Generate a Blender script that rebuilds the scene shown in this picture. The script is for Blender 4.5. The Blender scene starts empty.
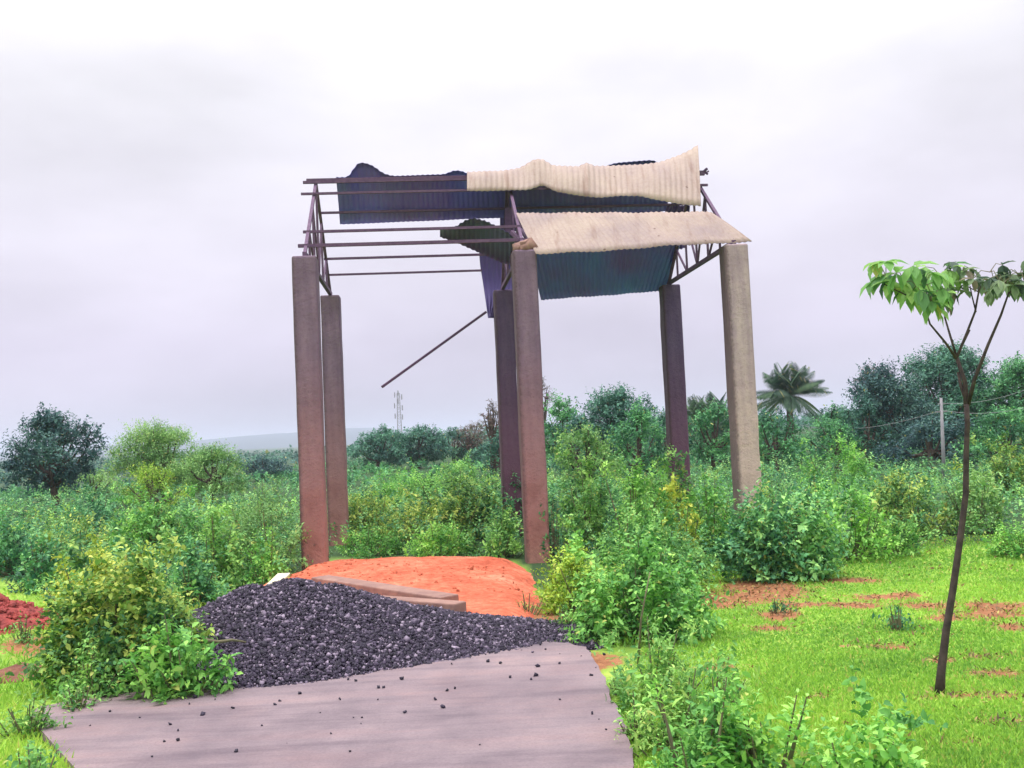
import bpy, math, random
import numpy as np
from mathutils import Vector, Matrix

# ------------------------------------------------------------------ camera
F_PX, PITCH, ROLL, EYE = 984.04, 0.0513174, 0.0448406, 1.6
W, H = 1024, 768
scene = bpy.context.scene
_fw = np.array([0, math.cos(PITCH), math.sin(PITCH)])
_rt = np.array([1.0, 0, 0]); _up = np.array([0, -math.sin(PITCH), math.cos(PITCH)])
CR = math.cos(ROLL)*_rt - math.sin(ROLL)*_up
CU = math.sin(ROLL)*_rt + math.cos(ROLL)*_up
cam_data = bpy.data.cameras.new('camera')
cam = bpy.data.objects.new('camera', cam_data)
scene.collection.objects.link(cam)
m = Matrix.Identity(4)
for r in range(3):
    m[r][0] = CR[r]; m[r][1] = CU[r]; m[r][2] = -_fw[r]
m[2][3] = EYE
cam.matrix_world = m
cam_data.sensor_width = 36; cam_data.lens = F_PX/W*36
cam_data.clip_start = 0.05; cam_data.clip_end = 12000
scene.camera = cam
scene.render.resolution_x = W; scene.render.resolution_y = H

# ------------------------------------------------------------------ world, sun, exposure
SUN_EL, SUN_AZ = math.radians(72), math.radians(255)     # azimuth clockwise from +Y
world = bpy.data.worlds.new('World'); scene.world = world; world.use_nodes = True
nt = world.node_tree; nt.nodes.clear()
def N(t, ty, **k):
    n = t.nodes.new(ty)
    for a, b in k.items(): setattr(n, a, b)
    return n
out = N(nt, 'ShaderNodeOutputWorld'); bg = N(nt, 'ShaderNodeBackground'); bg.inputs['Strength'].default_value = 0.1
sky = N(nt, 'ShaderNodeTexSky', sky_type='NISHITA'); sky.sun_disc = False
sky.sun_elevation = SUN_EL; sky.sun_rotation = SUN_AZ; sky.dust_density = 3
tc = N(nt, 'ShaderNodeTexCoord'); sep = N(nt, 'ShaderNodeSeparateXYZ')
nt.links.new(tc.outputs['Generated'], sep.inputs[0])
# overcast: dull lilac near the horizon, brighter white overhead (CIE overcast gradient)
ramp = N(nt, 'ShaderNodeValToRGB'); cr = ramp.color_ramp
cr.elements[0].position = 0.0; cr.elements[0].color = (6.5, 6.05, 7.4, 1)
cr.elements[1].position = 1.0; cr.elements[1].color = (33.0, 32.0, 32.5, 1)
for p, c in ((0.10, (7.0, 6.45, 7.85, 1)), (0.2, (8.1, 7.7, 8.75, 1)), (0.33, (8.7, 8.5, 9.1, 1)), (0.62, (16, 15.5, 16, 1))):
    e = cr.elements.new(p); e.color = c
nt.links.new(sep.outputs['Z'], ramp.inputs[0])
mp = N(nt, 'ShaderNodeMapping'); mp.inputs['Scale'].default_value = (1, 1, 2.6)
nz = N(nt, 'ShaderNodeTexNoise'); nz.inputs['Scale'].default_value = 2.3; nz.inputs['Detail'].default_value = 5
nz.inputs['Roughness'].default_value = 0.5
nt.links.new(tc.outputs['Generated'], mp.inputs[0]); nt.links.new(mp.outputs[0], nz.inputs['Vector'])
mr = N(nt, 'ShaderNodeMapRange'); mr.inputs['From Min'].default_value = 0.3; mr.inputs['From Max'].default_value = 0.7
mr.inputs['To Min'].default_value = 0.80; mr.inputs['To Max'].default_value = 1.14
nt.links.new(nz.outputs['Fac'], mr.inputs['Value'])
mul = N(nt, 'ShaderNodeVectorMath', operation='SCALE')
nt.links.new(ramp.outputs[0], mul.inputs[0]); nt.links.new(mr.outputs[0], mul.inputs['Scale'])
mix = N(nt, 'ShaderNodeMix', data_type='RGBA'); mix.inputs[0].default_value = 0.94
nt.links.new(sky.outputs[0], mix.inputs[6]); nt.links.new(mul.outputs[0], mix.inputs[7])
nt.links.new(mix.outputs[2], bg.inputs['Color']); nt.links.new(bg.outputs[0], out.inputs['Surface'])

sd = bpy.data.lights.new('sun', 'SUN'); sd.energy = 1.5; sd.angle = math.radians(14); sd.color = (1, .95, .86)
sun = bpy.data.objects.new('sun', sd); scene.collection.objects.link(sun)
sv = Vector((math.sin(SUN_AZ)*math.cos(SUN_EL), math.cos(SUN_AZ)*math.cos(SUN_EL), math.sin(SUN_EL)))
sun.rotation_euler = sv.to_track_quat('Z', 'Y').to_euler()
vs = scene.view_settings
vs.view_transform = 'Standard'; vs.look = 'None'; vs.gamma = 1; vs.exposure = 0.2; vs.use_curve_mapping = False
scene.render.engine = 'CYCLES'
scene.cycles.max_bounces = 6; scene.cycles.transparent_max_bounces = 4; scene.cycles.volume_bounces = 1

# ------------------------------------------------------------------ pixel <-> place helpers (layout survey)
def ray(px, py):
    return _fw + CR*(px-512)/F_PX + CU*(384-py)/F_PX
def at(px, py, Y):
    d = ray(px, py); t = Y/d[1]
    return np.array([0, 0, EYE]) + d*t
def g(px, py, z=0.0):
    d = ray(px, py); t = (z-EYE)/d[2]
    return np.array([0, 0, EYE]) + d*t
def project(P):
    v = np.asarray(P, float) - np.array([0, 0, EYE]); d = v@_fw
    return 512+F_PX*(v@CR)/d, 384-F_PX*(v@CU)/d

rng = np.random.default_rng(7)
random.seed(5)

# ------------------------------------------------------------------ object helpers
COL = scene.collection
def tag(o, label=None, cat=None, group=None, kind=None):
    if label: o['label'] = label
    if cat: o['category'] = cat
    if group: o['group'] = group
    if kind: o['kind'] = kind
    return o
def empty(name, loc, label, cat, group=None):
    o = bpy.data.objects.new(name, None); COL.objects.link(o); o.location = Vector(loc)
    o.empty_display_size = 0.2
    return tag(o, label, cat, group)
def link_mesh(name, me, mats, parent=None):
    o = bpy.data.objects.new(name, me); COL.objects.link(o)
    for mt in (mats if isinstance(mats, (list, tuple)) else [mats]): me.materials.append(mt)
    if parent is not None:
        o.parent = parent
        o.matrix_parent_inverse = Matrix.Translation(-parent.location)
    return o
def mesh_np(name, V, loops, starts, mats, parent=None, attrs=None, smooth=False, midx=None):
    """fast mesh from numpy: V (n,3), flat loop indices, polygon starts"""
    me = bpy.data.meshes.new(name)
    me.vertices.add(len(V)); me.vertices.foreach_set('co', np.ascontiguousarray(V, dtype=np.float32).ravel())
    me.loops.add(len(loops)); me.loops.foreach_set('vertex_index', np.ascontiguousarray(loops, dtype=np.int32))
    me.polygons.add(len(starts)); me.polygons.foreach_set('loop_start', np.ascontiguousarray(starts, dtype=np.int32))
    if midx is not None: me.polygons.foreach_set('material_index', np.ascontiguousarray(midx, dtype=np.int32))
    me.update(calc_edges=True)
    if attrs:
        for k, a in attrs.items():
            at_ = me.attributes.new(k, 'FLOAT', 'POINT'); at_.data.foreach_set('value', np.ascontiguousarray(a, dtype=np.float32))
    me.validate()
    if smooth: me.polygons.foreach_set('use_smooth', np.ones(len(me.polygons), dtype=bool))
    return link_mesh(name, me, mats, parent)

class MB:
    """collects shapes, builds one mesh"""
    def __init__(s): s.v = []; s.f = []; s.m = []
    def add(s, vs_, fs, mi=0):
        b = len(s.v); s.v += [tuple(map(float, p)) for p in vs_]; s.f += [tuple(b+i for i in f) for f in fs]; s.m += [mi]*len(fs)
    def bar(s, a, b, w, h=None, up=(0, 0, 1)):
        a = Vector(a); b = Vector(b); h = h or w; d = (b-a).normalized(); up = Vector(up)
        if abs(d.dot(up)) > .98: up = Vector((0, 1, 0))
        x = d.cross(up).normalized()*w/2; y = x.cross(d).normalized()*h/2
        vs_ = [p+q for p in (a, b) for q in (-x-y, x-y, x+y, -x+y)]
        s.add(vs_, [(3, 2, 1, 0), (4, 5, 6, 7), (0, 1, 5, 4), (1, 2, 6, 5), (2, 3, 7, 6), (3, 0, 4, 7)])
    def tube(s, pts, rad, n=7, cap=True):
        pts = [Vector(p) for p in pts]; rings = []
        rad = rad if hasattr(rad, '__len__') else [rad]*len(pts)
        ref = Vector((0.3, 1, 0.2)).normalized(); vs_ = []
        for i, p in enumerate(pts):
            d = (pts[min(i+1, len(pts)-1)]-pts[max(i-1, 0)]).normalized()
            x = d.cross(ref).normalized(); y = d.cross(x).normalized()
            for k in range(n):
                a = 2*math.pi*k/n; vs_.append(p+(x*math.cos(a)+y*math.sin(a))*rad[i])
        fs = []
        for i in range(len(pts)-1):
            for k in range(n):
                k2 = (k+1) % n; fs.append((i*n+k, i*n+k2, (i+1)*n+k2, (i+1)*n+k))
        if cap: fs += [tuple(range(n))[::-1], tuple((len(pts)-1)*n+k for k in range(n))]
        s.add(vs_, fs)
    def build(s, name, mats, parent=None, smooth=False, bevel=0):
        me = bpy.data.meshes.new(name); me.from_pydata(s.v, [], s.f); me.update()
        me.polygons.foreach_set('material_index', s.m)
        if smooth: me.polygons.foreach_set('use_smooth', [True]*len(me.polygons))
        o = link_mesh(name, me, mats, parent)
        if bevel:
            b = o.modifiers.new('bevel', 'BEVEL'); b.width = bevel; b.segments = 2
        return o

# ------------------------------------------------------------------ materials
def new_mat(name):
    mt = bpy.data.materials.new(name); mt.use_nodes = True
    t = mt.node_tree; t.nodes.clear()
    o = N(t, 'ShaderNodeOutputMaterial'); b = N(t, 'ShaderNodeBsdfPrincipled')
    t.links.new(b.outputs[0], o.inputs['Surface'])
    return mt, t, b, o
def noise(t, scale, detail=4, rough=.55, vec=None, coord='Object'):
    n = N(t, 'ShaderNodeTexNoise'); n.inputs['Scale'].default_value = scale
    n.inputs['Detail'].default_value = detail; n.inputs['Roughness'].default_value = rough
    if vec is None:
        c = N(t, 'ShaderNodeTexCoord'); vec = c.outputs[coord]
    t.links.new(vec, n.inputs['Vector']); return n.outputs['Fac']
def ramp_(t, fac, stops):
    r = N(t, 'ShaderNodeValToRGB'); e = r.color_ramp.elements
    e[0].position, e[0].color = stops[0][0], (*stops[0][1], 1)
    e[1].position, e[1].color = stops[-1][0], (*stops[-1][1], 1)
    for p, c in stops[1:-1]:
        q = e.new(p); q.color = (*c, 1)
    t.links.new(fac, r.inputs[0]); return r.outputs[0]
def mixc(t, fac, a, b, mode='MIX'):
    x = N(t, 'ShaderNodeMix', data_type='RGBA', blend_type=mode)
    for i, v in ((0, fac), (6, a), (7, b)):
        if isinstance(v, (int, float)): x.inputs[i].default_value = v
        elif isinstance(v, tuple): x.inputs[i].default_value = (*v, 1)
        else: t.links.new(v, x.inputs[i])
    return x.outputs[2]
def math_(t, op, a, b=None, clamp=False):
    x = N(t, 'ShaderNodeMath', operation=op); x.use_clamp = clamp
    for i, v in ((0, a), (1, b)):
        if v is None: continue
        if isinstance(v, (int, float)): x.inputs[i].default_value = v
        else: t.links.new(v, x.inputs[i])
    return x.outputs[0]
def bump(t, b, h, dist=.02, strength=.6):
    n = N(t, 'ShaderNodeBump'); n.inputs['Distance'].default_value = dist; n.inputs['Strength'].default_value = strength
    t.links.new(h, n.inputs['Height']); t.links.new(n.outputs[0], b.inputs['Normal'])
def simple(name, c1, c2, scale=6, rough=.8, bd=.01, metal=0):
    mt, t, b, o = new_mat(name); f = noise(t, scale, 6)
    t.links.new(ramp_(t, f, [(.3, c1), (.7, c2)]), b.inputs['Base Color'])
    b.inputs['Roughness'].default_value = rough; b.inputs['Metallic'].default_value = metal
    if bd: bump(t, b, noise(t, scale*4, 6), bd)
    return mt
def leaf_mat(name, a, b_, c, trans=.24, odd=(.5, .45, .12), oddp=.975):
    """per-leaf random ('rnd') and per-twig random ('cl') choose among three leaf colours"""
    mt, t, b, o = new_mat(name)
    A = N(t, 'ShaderNodeAttribute', attribute_name='rnd'); B = N(t, 'ShaderNodeAttribute', attribute_name='cl')
    s = math_(t, 'ADD', math_(t, 'MULTIPLY', A.outputs['Fac'], .38), math_(t, 'MULTIPLY', B.outputs['Fac'], .62))
    col = ramp_(t, s, [(.12, a), (.5, b_), (.88, c)])
    isodd = math_(t, 'GREATER_THAN', A.outputs['Fac'], oddp)
    col = mixc(t, math_(t, 'MULTIPLY', isodd, .7), col, odd)
    t.links.new(col, b.inputs['Base Color']); b.inputs['Roughness'].default_value = .55
    b.inputs['Specular IOR Level'].default_value = .3
    tr = N(t, 'ShaderNodeBsdfTranslucent'); t.links.new(col, tr.inputs['Color'])
    mx = N(t, 'ShaderNodeMixShader'); mx.inputs[0].default_value = trans
    t.links.new(b.outputs[0], mx.inputs[1]); t.links.new(tr.outputs[0], mx.inputs[2]); t.links.new(mx.outputs[0], o.inputs['Surface'])
    return mt

M = {}
M['lime'] = leaf_mat('lime_leaves', (.10, .24, .03), (.30, .52, .06), (.58, .74, .10))
M['yellow'] = leaf_mat('yellow_green_leaves', (.14, .27, .04), (.40, .54, .07), (.74, .74, .14))
M['fresh'] = leaf_mat('fresh_green_leaves', (0.065, 0.238, 0.059), (0.216, 0.529, 0.108), (0.497, 0.842, 0.184))
M['green'] = leaf_mat('mid_green_leaves', (0.052, 0.184, 0.063), (0.207, 0.483, 0.115), (0.483, 0.782, 0.207))
M['deep'] = leaf_mat('deep_green_leaves', (0.030, 0.120, 0.066), (0.083, 0.285, 0.124), (0.210, 0.540, 0.182), oddp=.99)  # lightened with a blue tint that stands for haze
M['grey'] = leaf_mat('grey_green_leaves', (0.112, 0.263, 0.088), (0.237, 0.463, 0.138), (0.425, 0.650, 0.213), oddp=.97)
M['dark'] = leaf_mat('haze_tinted_dark_leaves', (0.030, 0.083, 0.103), (0.060, 0.150, 0.150), (0.128, 0.270, 0.206), oddp=.995)  # blue haze over the trees is mixed into these leaf colours
M['far'] = leaf_mat('haze_tinted_far_leaves', (0.039, 0.124, 0.107), (0.078, 0.217, 0.160), (0.139, 0.357, 0.214), oddp=.99)  # distance haze painted in: leaf colours made lighter and bluer
M['russet'] = leaf_mat('russet_leaves', (.08, .07, .06), (.15, .12, .10), (.20, .20, .12), oddp=.8, odd=(.25, .12, .1))
M['palm'] = leaf_mat('palm_leaves', (.04, .09, .07), (.08, .16, .10), (.14, .24, .12), oddp=.97)
M['sapling'] = leaf_mat('sapling_leaves', (.08, .20, .10), (.22, .46, .14), (.42, .66, .20), trans=.45, oddp=.97)
M['sapling_dull'] = leaf_mat('sapling_dull_leaves', (.08, .13, .10), (.15, .23, .13), (.26, .36, .19), trans=.35, oddp=.9, odd=(.3, .2, .18))
M['mixed'] = leaf_mat('mixed_deep_leaves', (0.035, 0.144, 0.084), (0.136, 0.400, 0.151), (0.432, 0.768, 0.235))  # carries the same painted haze, a lighter bluish lift
M['pale'] = leaf_mat('pale_weed_leaves', (.08, .26, .07), (.26, .52, .12), (.52, .74, .20), trans=.3)
M['meadow'] = leaf_mat('mixed_shrub_leaves', (.035, .14, .06), (.20, .40, .08), (.66, .74, .16))
M['grass'] = leaf_mat('grass_blades', (.16, .37, .06), (.37, .65, .085), (.60, .79, .14), trans=.35, oddp=.95, odd=(.6, .5, .16))
M['bark'] = simple('bark', (.05, .035, .03), (.14, .10, .08), 14, .9, .01)
M['sap_bark'] = simple('sapling_bark', (.02, .014, .014), (.075, .05, .045), 18, .85, .004)
M['twig'] = simple('green_twig', (.09, .10, .05), (.2, .17, .1), 12, .8, 0)
M['steel'] = simple('rusted_steel', (.085, .045, .10), (.15, .085, .16), 18, .7, .002, .2)
M['wire'] = simple('wire', (.3, .3, .33), (.4, .4, .42), 3, .6, 0)
M['mast'] = simple('mast_steel', (.22, .2, .22), (.32, .3, .32), 1, .6, 0)
M['polegrey'] = simple('pole_concrete', (.22, .22, .25), (.32, .31, .33), 3, .8, 0)
M['plank'] = simple('pale_wood', (.55, .5, .34), (.75, .7, .5), 10, .7, .003)
M['beam'] = simple('dusty_concrete', (.20, .11, .10), (.34, .20, .16), 7, .9, .006)

def pillar_mat(name, top_a, top_b, low_a, low_b, zlo, zhi):
    mt, t, b, o = new_mat(name)
    c = N(t, 'ShaderNodeTexCoord'); s = N(t, 'ShaderNodeSeparateXYZ'); t.links.new(c.outputs['Object'], s.inputs[0])
    n1 = noise(t, 1.6, 6, .6); mpn = N(t, 'ShaderNodeMapping'); mpn.inputs['Scale'].default_value = (9, 9, .7)
    t.links.new(c.outputs['Object'], mpn.inputs[0]); n2 = noise(t, 1.0, 5, .6, mpn.outputs[0])
    n3 = noise(t, 30, 5, .7)
    topc = ramp_(t, n2, [(.32, top_a), (.68, top_b)]); lowc = ramp_(t, n1, [(.3, low_a), (.7, low_b)])
    z = N(t, 'ShaderNodeMapRange'); z.inputs['From Min'].default_value = zlo; z.inputs['From Max'].default_value = zhi
    t.links.new(math_(t, 'ADD', s.outputs['Z'], math_(t, 'MULTIPLY', n1, 1.2)), z.inputs['Value'])
    col = mixc(t, z.outputs[0], lowc, topc)
    # algae stain along one arris and rain streaks
    ed = N(t, 'ShaderNodeMapRange'); ed.inputs['From Min'].default_value = -.105; ed.inputs['From Max'].default_value = -.15
    t.links.new(math_(t, 'ADD', s.outputs['X'], math_(t, 'MULTIPLY', math_(t, 'SUBTRACT', n3, .5), .12)), ed.inputs['Value'])
    col = mixc(t, math_(t, 'MULTIPLY', ed.outputs[0], .75), col, (.07, .045, .05))
    pt = ramp_(t, n3, [(.55, (1, 1, 1)), (.72, (.62, .55, .55))])
    col = mixc(t, .8, col, pt, 'MULTIPLY')
    n4 = noise(t, 3.5, 8, .7)
    col = mixc(t, .75, col, ramp_(t, n4, [(.3, (.75, .71, .75)), (.5, (.97, .96, .97)), (.7, (1.15, 1.1, 1.08))]), 'MULTIPLY')
    t.links.new(col, b.inputs['Base Color']); b.inputs['Roughness'].default_value = .9
    bump(t, b, math_(t, 'ADD', n3, math_(t, 'MULTIPLY', n4, 2)) , .014, .7)
    return mt
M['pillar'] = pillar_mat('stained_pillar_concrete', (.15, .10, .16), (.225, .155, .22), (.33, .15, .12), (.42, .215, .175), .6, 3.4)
M['pillar_lit'] = pillar_mat('lit_pillar_concrete', (.32, .235, .29), (.50, .39, .40), (.62, .46, .38), (.70, .53, .44), .6, 3.4)  # lit copy of the pillar concrete: light on this pillar put into its colour
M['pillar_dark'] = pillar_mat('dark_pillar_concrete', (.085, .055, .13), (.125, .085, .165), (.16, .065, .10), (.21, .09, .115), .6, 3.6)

def sheet_top_mat():
    mt, t, b, o = new_mat('sun_bleached_sheet')
    n1 = noise(t, 1.1, 5, .6); n2 = noise(t, 22, 4)
    col = ramp_(t, n1, [(.3, (.25, .19, .195)), (.5, (.325, .25, .22)), (.7, (.38, .305, .25))])
    col = mixc(t, .5, col, ramp_(t, n2, [(.4, (1, 1, 1)), (.75, (.75, .66, .6))]), 'MULTIPLY')
    c5 = N(t, 'ShaderNodeTexCoord'); m5 = N(t, 'ShaderNodeMapping'); m5.inputs['Scale'].default_value = (7, .9, .9); t.links.new(c5.outputs['Object'], m5.inputs[0])
    st = noise(t, 1.0, 6, .65, m5.outputs[0])
    col = mixc(t, .65, col, ramp_(t, st, [(.34, (.66, .5, .43)), (.46, (.97, .94, .93)), (.7, (1.06, 1.04, 1.02))]), 'MULTIPLY')
    v = N(t, 'ShaderNodeTexVoronoi'); v.inputs['Scale'].default_value = 3.4; c = N(t, 'ShaderNodeTexCoord')
    t.links.new(c.outputs['Object'], v.inputs['Vector'])
    spot = ramp_(t, v.outputs['Distance'], [(.05, (.28, .14, .1)), (.09, (1, 1, 1))])
    col = mixc(t, .8, col, spot, 'MULTIPLY')
    t.links.new(col, b.inputs['Base Color']); b.inputs['Roughness'].default_value = .6
    return mt
def sheet_under_mat(name, c1, c2, c3):
    mt, t, b, o = new_mat(name)
    n1 = noise(t, .9, 4, .5)
    t.links.new(ramp_(t, n1, [(.3, c1), (.5, c2), (.7, c3)]), b.inputs['Base Color']); b.inputs['Roughness'].default_value = .45
    return mt
M['sheet_top'] = sheet_top_mat()
M['sheet_blue'] = sheet_under_mat('blue_sheet_underside', (.16, .10, .38), (.14, .125, .50), (.15, .18, .60))
M['sheet_teal'] = sheet_under_mat('teal_sheet_underside', (.16, .11, .46), (.13, .155, .60), (.11, .22, .66))
M['sheet_navy'] = sheet_under_mat('navy_torn_sheet', (.075, .035, .15), (.065, .045, .19), (.08, .055, .22))
M['sheet_dark'] = sheet_under_mat('dark_sheet_underside', (.12, .06, .26), (.12, .07, .31), (.15, .09, .36))

# ------------------------------------------------------------------ terrain
def sm(x): x = np.clip(x, 0, 1); return x*x*(3-2*x)
def vnoise(x, y, seed=0):
    r = np.zeros_like(x, float)
    for k in range(6):
        a = seed*1.7+k*2.4; f = .35*1.6**k
        r += np.sin(x*f*math.cos(a)+y*f*math.sin(a)+seed*3+k*5.1)*np.sin(x*f*math.sin(a+1)-y*f*math.cos(a+1)+k)/1.35**k
    return r/3
BARE = [(930, 600, 40, 4), (800, 600, 30, 3), (1000, 690, 30, 4), (670, 740, 16, 4), (870, 720, 26, 3), (740, 592, 60, 8), (860, 600, 50, 3), (1000, 600, 50, 4), (770, 622, 20, 3), (890, 640, 24, 4), (980, 650, 24, 3), (720, 660, 20, 3), (960, 735, 30, 4), (850, 575, 30, 3), (762, 583, 48, 9), (715, 600, 26, 4), (985, 607, 42, 6), (880, 592, 34, 3), (945, 612, 22, 3), (1010, 620, 18, 4),
        (995, 668, 26, 4), (960, 690, 30, 3), (990, 715, 24, 4), (905, 590, 14, 3), (700, 588, 22, 4), (820, 690, 18, 3),
        (780, 610, 22, 5), (930, 690, 14, 5), (1018, 712, 12, 5), (940, 655, 16, 3), (850, 640, 10, 2), (548, 606, 30, 16), (30, 640, 30, 10), (580, 655, 40, 8)]
def bare_mask(X, Y):
    px, py = project(np.stack([X, Y, np.zeros_like(X)], -1))
    mk = np.zeros_like(X)
    ok = Y > 3
    for cx, cy, rx, ry in BARE:
        d = ((px-cx)/rx)**2+((py-cy)/ry)**2
        mk = np.maximum(mk, np.where(ok, np.exp(-d*.8), 0))
    return np.clip(mk*(1+.9*vnoise(X*8, Y*5, 12)+.5*vnoise(X*19, Y*13, 17)), 0, 1)
def ground_z(X, Y):
    z = -.05+.03*vnoise(X*1.5, Y*1.5, 2)*sm((Y-3)/3)
    z = z + .05*vnoise(X*.4, Y*.4, 5)*sm((Y-8)/6)
    z = z - 3.0*sm((-X-4)/40)*sm((Y-25)/70)
    return z
xs = np.concatenate([-np.geomspace(4000, 14.2, 36), np.arange(-14, 16, .12), np.geomspace(16.2, 4000, 36)])
ys = np.concatenate([np.array([-400, -120, -40, -12, -4, 0, 1.5]), np.arange(2.5, 20, .12), np.geomspace(20.3, 5000, 60)])
GX, GY = np.meshgrid(xs, ys)
GZ = ground_z(GX, GY)
def grid_mesh(name, X, Y, Z, mats, attrs=None, smooth=True, keep=None):
    ny, nx = X.shape
    V = np.stack([X, Y, Z], -1).reshape(-1, 3)
    i = np.arange(ny-1)[:, None]*nx+np.arange(nx-1)[None, :]
    q = np.stack([i, i+1, i+nx+1, i+nx], -1).reshape(-1, 4)
    if keep is not None: q = q[keep.reshape(-1)]
    return mesh_np(name, V, q.ravel(), np.arange(len(q))*4, mats, attrs=attrs, smooth=smooth)
def ground_mat():
    mt, t, b, o = new_mat('grassy_earth')
    A = N(t, 'ShaderNodeAttribute', attribute_name='bare'); U = N(t, 'ShaderNodeAttribute', attribute_name='rough')
    n1 = noise(t, .35, 6, .6); n2 = noise(t, 14, 6, .7); n3 = noise(t, 1.7, 6, .65)
    gr = ramp_(t, n3, [(.3, (.14, .27, .05)), (.5, (.28, .46, .075)), (.7, (.42, .58, .11))])
    gr = mixc(t, .7, gr, ramp_(t, n2, [(.35, (.5, .55, .5)), (.6, (1, 1, 1))]), 'MULTIPLY')
    so = ramp_(t, n2, [(.3, (.20, .08, .045)), (.6, (.38, .18, .09)), (.75, (.48, .30, .17))])
    mk = math_(t, 'ADD', A.outputs['Fac'], math_(t, 'MULTIPLY', math_(t, 'SUBTRACT', n2, .5), 1.8))
    mk2 = math_(t, 'MULTIPLY', math_(t, 'SUBTRACT', mk, .3), 4, True)
    col = mixc(t, mk2, gr, so)
    far = ramp_(t, n1, [(.35, (.03, .065, .03)), (.65, (.06, .11, .045))])
    col = mixc(t, U.outputs['Fac'], col, far)
    t.links.new(col, b.inputs['Base Color']); b.inputs['Roughness'].default_value = .95
    b.inputs['Specular IOR Level'].default_value = .1
    bump(t, b, n2, .03, .8)
    return mt
# where the open grass stops and the scrub begins (height in the survey photo as a function of column)
BX = [-400, 0, 40, 60, 230, 285, 330, 520, 545, 640, 690, 705, 820, 900, 1024, 1500]
BY = [560, 575, 580, 600, 600, 578, 556, 556, 600, 640, 600, 572, 560, 545, 538, 520]
bpx, bpy_ = project(np.stack([GX, np.maximum(GY, .5), 0*GX], -1))
roughm = sm((np.interp(bpx, BX, BY)-bpy_)/8+.5); roughm[GY < 4] = 0
ground = grid_mesh('ground', GX, GY, GZ, ground_mat(), {'bare': bare_mask(GX, GY).ravel(), 'rough': roughm.ravel()})
tag(ground, 'flat ground with bright short grass and bare red soil spots', 'ground', kind='structure')

# hills on the horizon
hx = np.linspace(-2600, 1500, 220); hv = np.linspace(0, 1, 26)
HX, HV = np.meshgrid(hx, hv)
HYd = 1700+HV*900
prof = 4+27*np.exp(-((HX+560)/240)**2)+20*np.exp(-((HX+330)/150)**2)+19*np.exp(-((HX+1000)/260)**2)+5*vnoise(HX*.03, HX*.011, 3)+20*np.exp(-((HX-700)/500)**2)
HZ = prof*np.sin(np.clip(HV*1.15, 0, 1)*math.pi*.5)-3+1.6*vnoise(HX*.09, HYd*.05, 8)
hm = simple('wooded_hill', (.02, .04, .06), (.04, .065, .075), .02, 1, 0)
tag(grid_mesh('hill', HX, HYd, HZ, hm), 'low wooded hill faint on the horizon left of the shed', 'hill', kind='structure')

# road
def poly_slab(name, pts, ztop, zbot, mat):
    mb = MB(); n = len(pts)
    mb.add([(p[0], p[1], ztop) for p in pts]+[(p[0], p[1], zbot) for p in pts],
           [tuple(range(n)), tuple(range(2*n-1, n-1, -1))]+[(i, (i+1) % n, n+(i+1) % n, n+i)[::-1] for i in range(n)])
    return mb.build(name, mat)
def road_mat():
    mt, t, b, o = new_mat('worn_concrete_road')
    c = N(t, 'ShaderNodeTexCoord'); mpn = N(t, 'ShaderNodeMapping')
    mpn.inputs['Rotation'].default_value = (0, 0, math.radians(-14)); mpn.inputs['Scale'].default_value = (.35, 3.2, 1)
    t.links.new(c.outputs['Object'], mpn.inputs[0])
    st = noise(t, 1.6, 8, .65, mpn.outputs[0]); n1 = noise(t, .9, 6, .6); n2 = noise(t, 60, 5, .7)
    col = ramp_(t, n1, [(.3, (.17, .13, .15)), (.55, (.26, .205, .22)), (.75, (.34, .265, .265))])
    col = mixc(t, .8, col, ramp_(t, st, [(.33, (.62, .60, .66)), (.5, (1, 1, 1)), (.68, (1.12, 1.02, .98))]), 'MULTIPLY')
    col = mixc(t, .6, col, ramp_(t, n2, [(.35, (.7, .68, .7)), (.6, (1, 1, 1))]), 'MULTIPLY')
    n5 = noise(t, .55, 8, .7)
    col = mixc(t, .75, col, ramp_(t, n5, [(.35, (.55, .54, .62)), (.5, (.92, .9, .94)), (.66, (1.2, 1.08, 1.04))]), 'MULTIPLY')
    t.links.new(col, b.inputs['Base Color']); b.inputs['Roughness'].default_value = .85
    bump(t, b, math_(t, 'ADD', math_(t, 'MULTIPLY', st, .8), math_(t, 'MULTIPLY', n2, .3)), .02, .6)
    return mt
edge = [(28, 716), (40, 706), (95, 697), (170, 688), (300, 672), (420, 655), (545, 640), (585, 646), (596, 662), (606, 682), (616, 703), (626, 728), (632, 755), (640, 800)]
rp = [g(x, y)[:2] for x, y in edge]
rr_ = []
for i in range(len(rp)-1):
    a, b_ = rp[i], rp[i+1]
    for k in range(5):
        q = a+(b_-a)*k/5; rr_.append(q+rng.normal(0, .012, 2))
rr_.append(rp[-1]); rr_ += [np.array([1.2, -30]), np.array([-6, -30]), np.array([-2.2, 3.6]), g(75, 768)[:2]]
road = poly_slab('road', rr_[::-1], 0.0, -.14, road_mat())
tag(road, 'worn grey concrete road slab ending at the gravel heap', 'road', kind='structure')

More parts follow.
